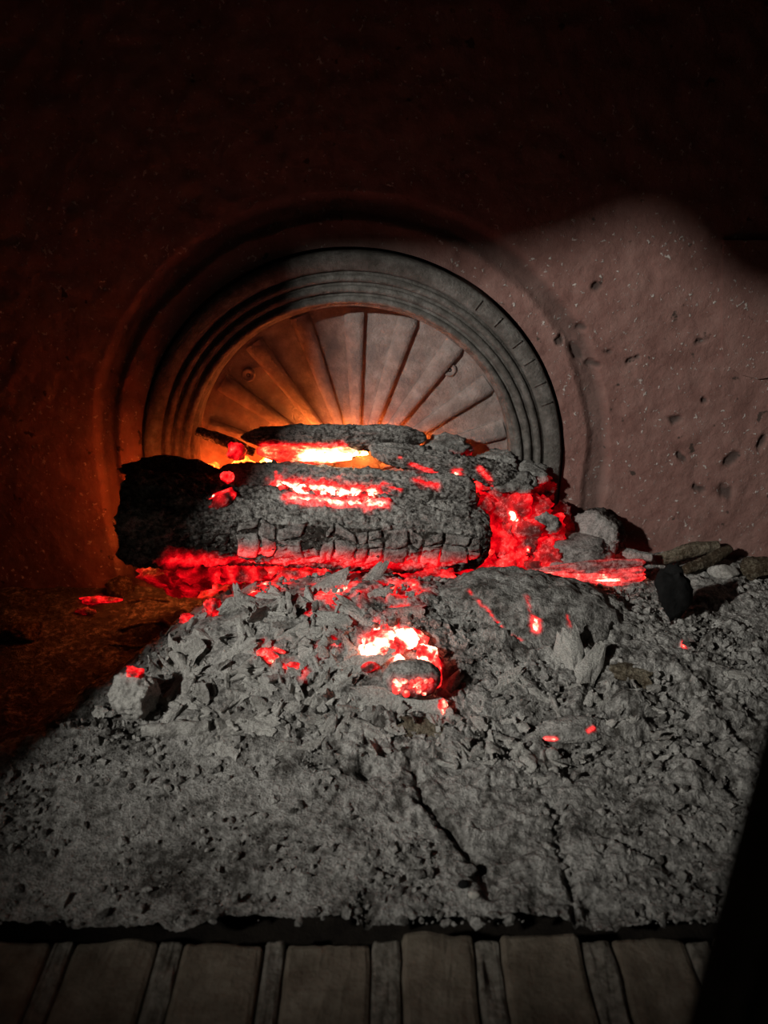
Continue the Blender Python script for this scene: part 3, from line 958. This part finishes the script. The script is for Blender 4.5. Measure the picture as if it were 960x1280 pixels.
for i, (x, y, Y, rx, ry) in enumerate([(645, 606, .822, 26, 15), (662, 590, .845, 30, 14), (684, 652, .802, 16, 15), (620, 578, .85, 30, 13), (560, 560, .85, 28, 18)]):
    pxlump('ash_chunk', x, y, Y, rx, ry, 330 + i, MAT_ASH, PLL[i], 'ash chunk', 'pale chunks on the ember pile', ashb=0.62, low_hot=0.4, rough=0.45)
VS, FS, _ = log_data(at(735, 672, 0.815), at(746, 668, 0.842), 0.034, [(0, 0.9), (0.15, 1.0), (1, 1.04)], 340, ns=24, nt=90, rough=0.13, flat=0.86)
dS = at(746, 668, 0.842) - at(735, 672, 0.815); tS = ((VS - at(735, 672, 0.815)) @ dS) / (dS @ dS)
center_obj('charred_slice', VS, FS, MAT_BLOCK, 'pinkish half-round slice of charred log leaning near the back wall', 'wood piece', glow=np.zeros(len(VS)), ash=np.clip(0.95 - 1.1 * sstep(0.2, 0.5, tS) + 0.2 * fbm(VS * 80, 3, 4), 0, 1))
pxlump('wood_chunk', 718, 690, 0.795, 46, 20, 341, MAT_BLOCK, 'pale wedge-shaped ash chunk left of the half-round slice', 'wood piece', ashb=0.72, rough=0.3, facets=7, low_hot=0.35)

# --- short log at the far left of the pile: ember block with a white hot point
pxlump('ember_block', 272, 626, 0.738, 32, 15, 350, MAT_CHAR, 'squarish glowing ember block stuck on the left of the large log', 'ember', glow=0.42, ashb=0.1, rot=(0, -0.5, 0), depth=14, facets=7, rough=0.18,
       spec=[([(250, 632), (285, 612)], 0.004, 0.85), ([(266, 620)], 0.003, 1.3), ([(292, 618), (300, 628)], 0.006, 0.75)])
pxlump('ember_chunk', 285, 597, 0.775, 8, 8, 352, MAT_CHAR, 'tiny round red ember above the squarish ember block', 'ember', glow=0.75, ashb=0.0)
pxlump('ember_chunk', 295, 566, 0.835, 12, 12, 353, MAT_CHAR, 'small red ember at the left tip of the topmost thin log', 'ember', glow=0.6, ashb=0.0)
pxlump('charred_chunk', 215, 590, 0.80, 60, 18, 355, MAT_CHAR, 'black charred chunk on the left shoulder of the large log', 'wood piece', ashb=0.0, rough=0.35, depth=26)

# --- ash covered log butt at the front right, with a red crack
VM, FM = lump_data(at(648, 790, 0.697), (0.122, 0.068, 0.064), 360, 6, 0.10, (0.0, 0.06, 0), 0, 1.8)
VM[:, 2] += 0.006 * fbm(VM * 70, 4, 361, 0.6)
VM[:, 1] += 0.006 * fbm(VM * 90, 4, 362, 0.6)
gM = glow_field(VM, FM, [([(585, 737), (596, 750), (614, 766), (628, 784)], 0.0022, 0.72), ([(548, 784), (575, 784)], 0.0022, 0.55), ([(669, 775), (670, 786)], 0.0055, 1.2), ([(522, 742), (524, 770)], 0.005, 0.6), ([(658, 745), (662, 762)], 0.003, 0.5), ([(640, 795), (652, 800)], 0.003, 0.5), ([(710, 770), (712, 782)], 0.003, 0.5)], 9, 0.4, 200)
center_obj('buried_log', VM, FM, MAT_ASH, 'rounded log butt buried in grey ash with a thin red crack', 'log', glow=gM, ash=np.clip(0.5 + 0.45 * fbm(VM * 60, 4, 363) + 0.25 * fbm(VM * 260, 2, 364), 0, 1))

# --- fissured glowing stick at the right
st = empty('glowing_stick', at(745, 735, 0.80))
tag(st, 'fissured stick of glowing pink wood strands beside the buried log', 'stick')
for i, (y0, y1, r, g) in enumerate([(709, 712, 6, .55), (714, 718, 6, .75), (718, 722, 5, .95), (722, 731, 6, .6), (707, 703, 6, .35), (724, 742, 6, .6)]):
    a = at(668 + i * 3, y0 + 3, 0.765); b = at(802 - (i == 5) * 40, y1, 0.772)
    V, F, _ = log_data(a, b, r * 0.00086, [(0, 0.3), (0.3, 0.9), (0.7, 1.3), (1, 0.8)], 380 + i, ns=60, nt=20, rough=0.25)
    g_ = g * (0.8 + 0.8 * fbm(V * np.array([40, 200, 200]), 3, 390 + i))
    center_obj('strand', V, F, MAT_CHAR, None, None, glow=np.clip(g_, 0, 1.1), ash=np.clip(0.5 + 0.4 * fbm(V * 90, 3, 3), 0, 1), parent=st)
def stick(name, pts, r, seed, mat, label, cat, group=None, glow=0.0, ashb=0.5, rough=0.2, parent=None, spec=None):
    """bent stick through points (px, py, Y)"""
    W = np.array([at(*p) for p in pts])
    L = np.concatenate([[0], np.cumsum(np.linalg.norm(np.diff(W, axis=0), axis=1))]); L /= L[-1]
    n, nt = 48, 18
    s = np.linspace(0, 1, n)
    C = np.stack([np.interp(s, L, W[:, k]) for k in range(3)], 1)
    for _ in range(4): C[1:-1] = (C[:-2] + C[1:-1] * 2 + C[2:]) / 4
    T = np.gradient(C, axis=0); T /= np.linalg.norm(T, axis=1)[:, None]
    up = np.array([0, 0, 1.0]); e1 = np.cross(T, up); e1 /= np.linalg.norm(e1, axis=1)[:, None]; e2 = np.cross(e1, T)
    taper = 0.35 + 0.65 * np.sin(np.clip(np.pi * (0.06 + 0.88 * s), 0, np.pi)) ** 0.5
    V = []
    for j in range(nt):
        th = 2 * math.pi * j / nt
        q = np.stack([s * 9 + seed, np.full(n, math.cos(th) * 1.5), np.full(n, math.sin(th) * 1.5)], 1)
        R = r * taper * (1 + rough * 1.5 * fbm(q, 3, seed))
        V.append(C + (R * math.cos(th))[:, None] * e1 + (R * math.sin(th))[:, None] * e2)
    V = np.stack(V, 1).reshape(-1, 3)
    c0 = len(V); V = np.concatenate([V, C[:1], C[-1:]])
    F = [grid_faces(n, nt, True), np.array([[c0, j, (j + 1) % nt] for j in range(nt)]), np.array([[c0 + 1, (n - 1) * nt + (j + 1) % nt, (n - 1) * nt + j] for j in range(nt)])]
    g = np.full(len(V), 0.0)
    if glow: g = np.clip(glow * (0.8 + 0.9 * fbm(V * 90, 3, seed)), 0, 1.1)
    if spec: g = np.maximum(g, glow_field(V, F, spec, seed))
    return center_obj(name, V, F, mat, label, cat, group, g, np.clip(ashb + 0.4 * fbm(V * 90, 3, seed + 2), 0, 1), parent)

stick('charred_stick', [(318, 566, .862), (285, 552, .864), (242, 538, .866)], 0.007, 409, MAT_CHAR, 'dark stick poking left from behind the topmost thin log', 'stick', ashb=0.15)
# dead charcoal and its neighbours at the right
pxlump('charcoal_lump', 842, 740, hit(842, 772)[1] - 0.004, 25, 40, 400, MAT_BLACK, 'flat black oval piece of dead charcoal standing in the ash', 'charcoal', depth=16, rough=0.32, facets=5, rot=(0, -0.35, 0.2))
stick('charred_stick', [(700, 692, .82), (760, 690, .82), (815, 697, .81)], 0.0075, 410, MAT_CHAR, 'pale ash-coated stick lying just above the glowing strands', 'stick', ashb=0.7)
stick('charred_stick', [(822, 700, .83), (862, 688, .835), (898, 682, .84)], 0.0085, 411, MAT_BROWN, 'stub of brown stick behind the black charcoal piece', 'stick', ashb=0.6)
stick('charred_stick', [(856, 712, .80), (884, 702, .82), (912, 686, .835)], 0.008, 412, MAT_BROWN, 'dark reddish stick slanting up right of the black charcoal piece', 'stick', ashb=0.1)
stick('charred_stick', [(850, 722, .79), (866, 760, .765), (872, 805, .735)], 0.005, 413, MAT_BROWN, 'dark twig running down right of the black charcoal piece', 'twig', ashb=0.1)
stick('charred_stick', [(800, 725, .785), (825, 765, .75), (852, 802, .72)], 0.006, 414, MAT_CHAR, 'ash-grey twig running down left of the black charcoal with a red tip', 'twig', ashb=0.7, spec=[([(853, 800)], 0.005, 0.9)])
pxlump('ash_chunk', 905, 714, hit(905, 722)[1], 20, 10, 415, MAT_FLAKE, 'small pale pink block beside the slanting dark stick', 'ash chunk', ashb=0.85, facets=7, rough=0.1)
pxlump('stone', 942, 710, hit(942, 722)[1], 24, 14, 416, MAT_BROWN, 'dark brown lump at the right edge by the wall', 'lump', ashb=0.2, facets=6)

# --- hot heart of the front heap
HLL = ['white hot ember at the upper left of the glowing heart', 'white hot ember at the top of the glowing heart', 'brightest white ember at the left of the glowing heart', 'small white ember in the middle of the glowing heart', 'white ember at the right of the glowing heart above the round ember', 'tiny white ember touching the top of the round ember', 'orange red ember left of the round ember', 'long red ember curving down right of the round ember', 'pink ember behind the right side of the glowing heart']
HOT = [(478, 800, 26, 14, 1.12), (507, 796, 22, 15, 1.05), (466, 812, 20, 10, 1.2), (490, 812, 14, 9, 1.15), (533, 818, 14, 18, 1.12), (498, 826, 8, 8, 1.2), (462, 834, 12, 7, 0.75), (545, 840, 9, 20, .68), (520, 800, 16, 12, .8)]
for i, (x, y, rx, ry, g) in enumerate(HOT):
    h = hit(x, y + ry * 0.5)
    pxlump('hot_ember', x, y, h[1] - 0.004, rx, ry, 430 + i, MAT_CHAR, HLL[i], 'ember', 'hot embers in the front heap', glow=g, ashb=0.0, facets=6, rough=0.2, depth=ry)
h = hit(515, 865)
hk = empty('round_ember', at(515, 875, h[1] - 0.015)); tag(hk, 'round knob with grey top and crumbling red face below the white embers', 'ember')
V, F = lump_data(at(515, 848, h[1] - 0.012), (0.026, 0.018, 0.017), 450, 5, 0.10, (0, 0, 0), 0)
ebody = center_obj('ember_body', V, F, MAT_CHAR, None, None, glow=glow_field(V, F, [([(495, 858), (535, 856)], 0.010, 0.5)], 3), ash=ash_field(V, 451, 0.5, 0.2, 90, V[:, 2].mean(), 0.015), parent=hk)
rs = random.Random(9)
bv = bvh_of(V, F)
for i in range(26):
    x = 494 + rs.random() * 50; y = 850 + rs.random() * 18
    W = on_surface(bv, [(x, y)])
    if not W: continue
    c = W[0]
    V2, F2 = lump_data(c, np.array([4, 3.5, 3.2]) * mpp(c) * rs.uniform(0.7, 1.3), 460 + i, 2, 0.25)
    center_obj('ember_crumb', V2, F2, MAT_CHAR, None, None, glow=np.full(len(V2), 0.72 + 0.2 * rs.random()), ash=np.zeros(len(V2)), parent=hk).parent = ebody
h = hit(553, 886); pxlump('ember_chunk', 553, 883, h[1] - 0.004, 6, 10, 490, MAT_CHAR, 'single small red ember below the round knob', 'ember', glow=0.9, ashb=0.1)
for i, (x, y, rx, ry, g, lab) in enumerate([(340, 818, 14, 10, .85, 'pinkish ember patch at the left of the front ash heap'), (366, 832, 12, 5, .7, 'flat red ember right of the pinkish ember patch'),
        (265, 762, 14, 13, .6, 'rounded pink ember at the top left of the ash heap'), (235, 774, 11, 7, .62, 'small red ember left of the rounded pink ember'),
        (122, 750, 24, 6, .62, 'thin red ember sliver lying on the dark hearth at left'), (105, 764, 14, 6, .42, 'dim red ember below the thin ember sliver'), (103, 710, 7, 6, .4, 'faint ember dot on the dark hearth behind the ember sliver'), (72, 700, 14, 13, .26, 'dull dark ember at the far left of the hearth')]):
    h = hit(x, y + ry * 0.4)
    pxlump('ember_chunk', x, y, h[1] - 0.002, rx, ry, 495 + i, MAT_CHAR, lab, 'ember', glow=g * 0.9, ashb=0.45, depth=ry, rough=0.6, gfreq=160)
# dark charred bits on the left hearth, the first enlarged to block coal light
for i, (x, y, rx, ry, lab) in enumerate([(98, 664, 52, 40, 'black charred chunk left of the large log, enlarged to block coal light'), (150, 735, 16, 14, 'dark scorched bit right of the thin ember sliver'), (30, 790, 26, 10, 'dark clinker low on the hearth at the far left edge')]):
    h = hit(x, y + ry * 0.6)
    pxlump('charred_chunk', x, y, h[1], rx, ry, 520 + i, MAT_BROWN, lab, 'wood piece', ashb=0.05, rough=0.35)
h = hit(170, 895); 
wl = empty('ash_lump', at(172, 895, h[1])); tag(wl, 'white ash lump tipped with a red ember left of the heap', 'ash lump')
V, F = lump_data(at(170, 868, h[1]), (0.021, 0.017, 0.022), 530, 5, 0.3, (0, 0.35, 0), 3)
center_obj('lump_body', V, F, MAT_FLAKE, None, None, glow=np.zeros(len(V)), ash=np.clip(0.85 + 0.4 * fbm(V * 120, 3, 5), 0, 1), parent=wl)
V, F = lump_data(at(167, 841, h[1]), (0.0075, 0.007, 0.006), 533, 4, 0.5)
center_obj('ember_tip', V, F, MAT_CHAR, None, None, glow=0.5 + 0.6 * fbm(V * 200, 3, 8), ash=np.zeros(len(V)), parent=wl)

def bedstick(name, pts, r, seed, mat, label, cat, **kw):
    stick(name, [(x, y, hit(x, y)[1] - 0.003) for x, y in pts], r, seed, mat, label, cat, **kw)
bedstick('twig', [(148, 787), (175, 780), (205, 778), (228, 788)], 0.0028, 540, MAT_BROWN, 'curved pale twig on the dark hearth left of the heap', 'twig', ashb=0.55)
bedstick('twig', [(160, 752), (185, 748), (212, 751)], 0.0018, 541, MAT_BROWN, 'thin straight twig behind the curved pale twig', 'twig', ashb=0.5)
bedstick('twig', [(136, 806), (175, 808), (215, 800)], 0.002, 542, MAT_BROWN, 'thin brown twig in front of the curved pale twig', 'twig', ashb=0.3)
bedstick('ash_stick', [(178, 912), (215, 912), (262, 908)], 0.007, 543, MAT_FLAKE, 'thick pale ash stick at the left foot of the heap', 'stick', ashb=0.7, rough=0.35)

# --- ash flakes
def flake_data(c, length, width, dirv, nrm, bend, seed, thick=0.0011, nu=9, nv=6):
    dirv = np.asarray(dirv, float); nrm = np.asarray(nrm, float); nrm = nrm / np.linalg.norm(nrm)
    dirv = dirv - nrm * (dirv @ nrm); dirv /= np.linalg.norm(dirv)
    side = np.cross(nrm, dirv)
    rs = np.random.RandomState(seed)
    u = np.linspace(-1, 1, nu); v = np.linspace(-1, 1, nv)
    U, W = np.meshgrid(u, v, indexing='ij'); U = U.ravel(); W = W.ravel()
    edge = 0.62 + 0.66 * vn(np.stack([U * 2.6 + seed, W * 0 + 3.1 * np.sign(W), 0 * U], 1), seed)
    uu = U * (0.75 + 0.45 * vn(np.stack([W * 2.5 + seed, 5 + 0 * W + np.sign(U), 0 * U], 1), seed + 1))
    ww = W * edge * (1 - 0.35 * np.abs(U) ** 3)
    h = -bend * width * ww ** 2 + 0.25 * bend * length * uu ** 2 * rs.uniform(-0.6, 0.6)
    h = h + 0.12 * width * fbm(np.stack([U * 2 + seed, W * 2, 0 * U], 1), 3, seed)
    top = np.asarray(c) + np.outer(uu * length / 2, dirv) + np.outer(ww * width / 2, side) + np.outer(h, nrm)
    bot = top - nrm * thick
    n = nu * nv
    V = np.concatenate([top, bot])
    f = grid_faces(nu, nv)
    F = [f, f[:, ::-1] + n]
    ring = [i * nv for i in range(nu)] + [(nu - 1) * nv + j for j in range(1, nv)] + [i * nv + nv - 1 for i in range(nu - 2, -1, -1)] + list(range(nv - 2, 0, -1))
    F.append(np.array([[ring[k], ring[(k + 1) % len(ring)], ring[(k + 1) % len(ring)] + n, ring[k] + n] for k in range(len(ring))])[:, ::-1])
    return V, F

def bed_normal(p):
    e = 0.004
    zx = (bed_base(p[0] + e, p[1]) - bed_base(p[0] - e, p[1])) / (2 * e)
    zy = (bed_base(p[0], p[1] + e) - bed_base(p[0], p[1] - e)) / (2 * e)
    n = np.array([-float(zx), -float(zy), 1.0])
    return n / np.linalg.norm(n)

def pxflake(x0, y0, x1, y1, wpx, seed, mat, label, cat='ash flake', lift=0.004, bend=0.25, tilt=(0, -0.3, 0), glow=0.0, ashb=0.8, spec=None, thick=0.0022, name='ash_flake', group=None, Y=None):
    if Y is None:
        a = hit(x0, y0, lift); b = hit(x1, y1, lift)
    else:
        a = at(x0, y0, Y); b = at(x1, y1, Y)
    c = (a + b) / 2
    n = bed_normal(c) + np.array(tilt)
    k = mpp(c)
    V, F = flake_data(c, np.linalg.norm(b - a), wpx * k * 1.4, b - a, n, bend, seed, thick, 14, 9)
    g = np.full(len(V), 0.0)
    if glow: g = np.clip(glow * (0.7 + 1.2 * fbm(V * 120, 3, seed)), 0, 1)
    if spec: g = np.maximum(g, glow_field(V, F, spec, seed))
    return center_obj(name, V, F, mat, label, cat, group, g, np.clip(ashb + 0.45 * fbm(V * 110, 3, seed + 1), 0, 1), None, False)

BIG = [
    (345, 762, 436, 722, 24, 'long pale grey bark strip slanting up to the large log', dict(glow=0.0, spec=[([(350, 758), (395, 752)], 0.006, 0.6)], tilt=(0, -0.6, 0))),
    (440, 742, 474, 718, 12, 'small upright pale splinter right of the long bark strip', dict(tilt=(0, -0.9, 0))),
    (420, 752, 500, 800, 16, 'grey splinter leaning down towards the white embers', dict()),
    (470, 770, 530, 762, 16, 'dark grey slat just above the white embers', dict(ashb=0.5, glow=0.25)),
    (448, 746, 492, 736, 14, 'short grey slat lying behind the dark grey slat', dict(glow=0.2)),
    (424, 836, 496, 814, 14, 'pale straight splinter left of the white embers', dict(ashb=1.0, bend=0.05, lift=0.012)),
    (378, 782, 430, 770, 12, 'narrow grey splinter in the upper ash heap', dict(glow=0.2)),
    (446, 868, 560, 884, 20, 'broad pale curled ash sheet below the round knob', dict(ashb=1.0, bend=0.3, tilt=(0, -0.7, 0), lift=0.01)),
    (384, 884, 438, 842, 16, 'pale diagonal splinter at the foot of the heap', dict(ashb=0.9)),
    (545, 884, 574, 842, 12, 'small curved upright flake right of the round knob', dict(tilt=(0.3, -0.6, 0))),
    (704, 794, 728, 866, 26, 'tall pale ash flake standing right of the buried log', dict(ashb=1.0, tilt=(0, -0.9, 0), bend=0.15)),
    (742, 812, 730, 874, 20, 'second tall pale flake leaning on the tall ash flake', dict(ashb=0.95, tilt=(0.3, -0.9, 0), bend=0.15)),
    (764, 838, 816, 846, 26, 'brownish bark flake right of the tall pale flakes', dict(ashb=0.55, mat=MAT_BROWN)),
    (500, 906, 560, 918, 22, 'brown curled bark flake before the pale ash sheet', dict(ashb=0.6, mat=MAT_BROWN)),
    (270, 930, 296, 944, 26, 'square pale flake at the front foot of the heap', dict(ashb=0.95)),
    (300, 905, 345, 915, 18, 'pale flake right of the thick ash stick', dict(ashb=0.9)),
    (440, 905, 490, 925, 18, 'grey flake just left of the brown curled bark', dict(ashb=0.8)),
    (610, 868, 650, 838, 12, 'slim splinter below the buried log', dict(ashb=0.85)),
    (650, 850, 690, 880, 12, 'slim flake between the buried log and tall pale flakes', dict(ashb=0.85)),
    (880, 830, 950, 852, 14, 'long thin flake in the ash at the right edge', dict(ashb=0.8)),
    (118, 886, 132, 892, 12, 'tiny white flake left of the white ash lump', dict(ashb=1.0)),
]
for i, (x0, y0, x1, y1, wd, lab, kw) in enumerate(BIG):
    kw = dict(kw); m = kw.pop('mat', MAT_FLAKE)
    pxflake(x0, y0, x1, y1, wd, 600 + i, m, lab, **kw)

# slab of burnt wood with two ember spots, pale cubes before it
c = hit(712, 915)
V, F = lump_data(c + np.array([0, 0, 0.003]), (0.043, 0.013, 0.010), 640, 5, 0.14, (0, -0.03, 0.05), 5)
center_obj('burnt_slab', V, F, MAT_ASH, 'long grey burnt slab with two small ember spots', 'wood piece', glow=glow_field(V, F, [([(682, 923), (694, 924)], 0.0032, 0.9), ([(735, 914), (742, 910)], 0.003, 0.7)], 3), ash=np.clip(0.8 + 0.3 * fbm(V * np.array([60, 200, 200]), 3, 6), 0, 1))
for i, (x, y, rx, ry, lab) in enumerate([(662, 955, 14, 15, 'pale squarish ash cube before the long burnt slab'), (676, 975, 13, 8, 'pale flat ash cube below the squarish one'), (690, 944, 9, 10, 'small pale ash cube right of the squarish one'), (692, 964, 8, 8, 'smallest pale ash cube of the little cluster'),
        (735, 990, 14, 6, 'pale slanted chip right of the ash cubes'), (790, 975, 10, 6, 'rounded grey chip right of the slanted chip'), (925, 937, 12, 6, 'pale oval chip near the right edge'), (855, 990, 22, 6, 'long pale chip in the ash at right')]):
    h = hit(x, y)
    lump('ash_chip', h, (rx * mpp(h), ry * mpp(h) * 1.1, ry * mpp(h)), 650 + i, MAT_FLAKE, lab, 'ash chip', ashb=0.9, facets=8, rough=0.12, sub=3)
h = hit(592, 1121); lump('pebble', h + np.array([0, 0, 0.002]), (0.0045, 0.003, 0.0028), 670, MAT_PEBBLE, 'tiny white pebble on the ash near the bricks', 'pebble', facets=0, rough=0.08, sub=3)
h = hit(579, 1108); lump('pebble', h + np.array([0, 0, 0.002]), (0.0042, 0.0035, 0.003), 671, MAT_BLACK, 'small dark pebble touching the tiny white pebble', 'pebble', facets=2, rough=0.1, sub=3)
h = hit(588, 1088); lump('pebble', h, (0.006, 0.005, 0.004), 672, MAT_ASH, 'grey rounded clinker behind the two tiny pebbles', 'pebble', facets=4, rough=0.15, sub=3)

def scatter(n, region, seed, smin, smax, label, group, thick=0.0007, ash=(0.5, 1.0), bend=(0.2, 1.1)):
    rs = np.random.RandomState(seed)
    k = 0
    while k < n:
        x, y = rs.uniform(*region[0]), rs.uniform(*region[1])
        if not region[2](x, y): continue
        p = hit(x, y)
        nn = bed_normal(p) + rs.normal(0, 0.55, 3) + np.array([0, -0.25, 0])
        L = rs.uniform(smin, smax) * mpp(p)
        V, F = flake_data(p + np.array([0, 0, 0.004]), L, L * rs.uniform(0.22, 0.7), rs.normal(size=3), nn, rs.uniform(*bend), seed * 10 + k, thick, 9, 7)
        a = rs.uniform(*ash)
        center_obj('ash_flake', V, F, MAT_FLAKE, label, 'ash flake', group, np.zeros(len(V)), np.full(len(V), a), None, False)
        k += 1
scatter(170, ((195, 450), (740, 940), lambda x, y: (x - 330) ** 2 / 140 ** 2 + (y - 845) ** 2 / 105 ** 2 < 1), 70, 18, 46, 'loose curled ash flake in the left part of the front heap', 'ash flakes in the left heap')
scatter(80, ((540, 830), (845, 960), lambda x, y: y > 850), 71, 12, 30, 'loose grey flake in the ash below the buried log', 'ash flakes below the buried log')
scatter(50, ((380, 620), (740, 950), lambda x, y: y > 880 or x < 460), 72, 14, 36, 'loose ash flake around the glowing heart of the heap', 'ash flakes around the glowing heart')

# crumbs nobody could count
def crumbs(n=14000, seed=90):
    rs = np.random.RandomState(seed)
    D, F = ico(1)
    D = D[:]; m = len(D)
    t = rs.uniform(0, 1, n)
    y = 0.386 + (0.85 - 0.386) * t ** 1.3
    x = rs.uniform(-0.42, 0.47, n)
    dens = vn(np.stack([x * 14, y * 14, 0 * x], 1), 5)
    thin = (x < -0.02) & (y < 0.50) & (x > -0.27)
    keep = (dens > 0.36) & ~(thin & (rs.uniform(0, 1, n) < 0.75)) & ~((y > 0.56) & (x < -0.30 + 0.62 * (y - 0.53) - 0.02))
    x, y = x[keep], y[keep]; n = len(x)
    z = bed_base(x, y)
    s = 0.0006 + 0.0030 * rs.uniform(0, 1, n) ** 5
    sc3 = s[:, None] * rs.uniform(0.6, 1.7, (n, 3))
    V = np.zeros((n, m, 3)); A = np.zeros((n, m))
    for i in range(n):
        q = rs.normal(size=(3, 3)); q, _ = np.linalg.qr(q)
        V[i] = ((D * (1 + 0.25 * rs.normal(size=(m, 1)))) * sc3[i]) @ q + (x[i], y[i], z[i] + 0.4 * s[i])
        A[i] = np.clip(rs.normal(0.65, 0.35), 0, 1)
    FF = (F[None] + (np.arange(n) * m)[:, None, None]).reshape(-1, 3)
    o = obj('ash_crumbs', build_mesh('ash_crumbs', V.reshape(-1, 3), [FF], np.zeros(n * m), A.ravel(), False), MAT_ASH)
    tag(o, 'countless fine ash crumbs and clinker grains strewn over the ash bed', 'ash crumbs', kind='stuff')
crumbs()
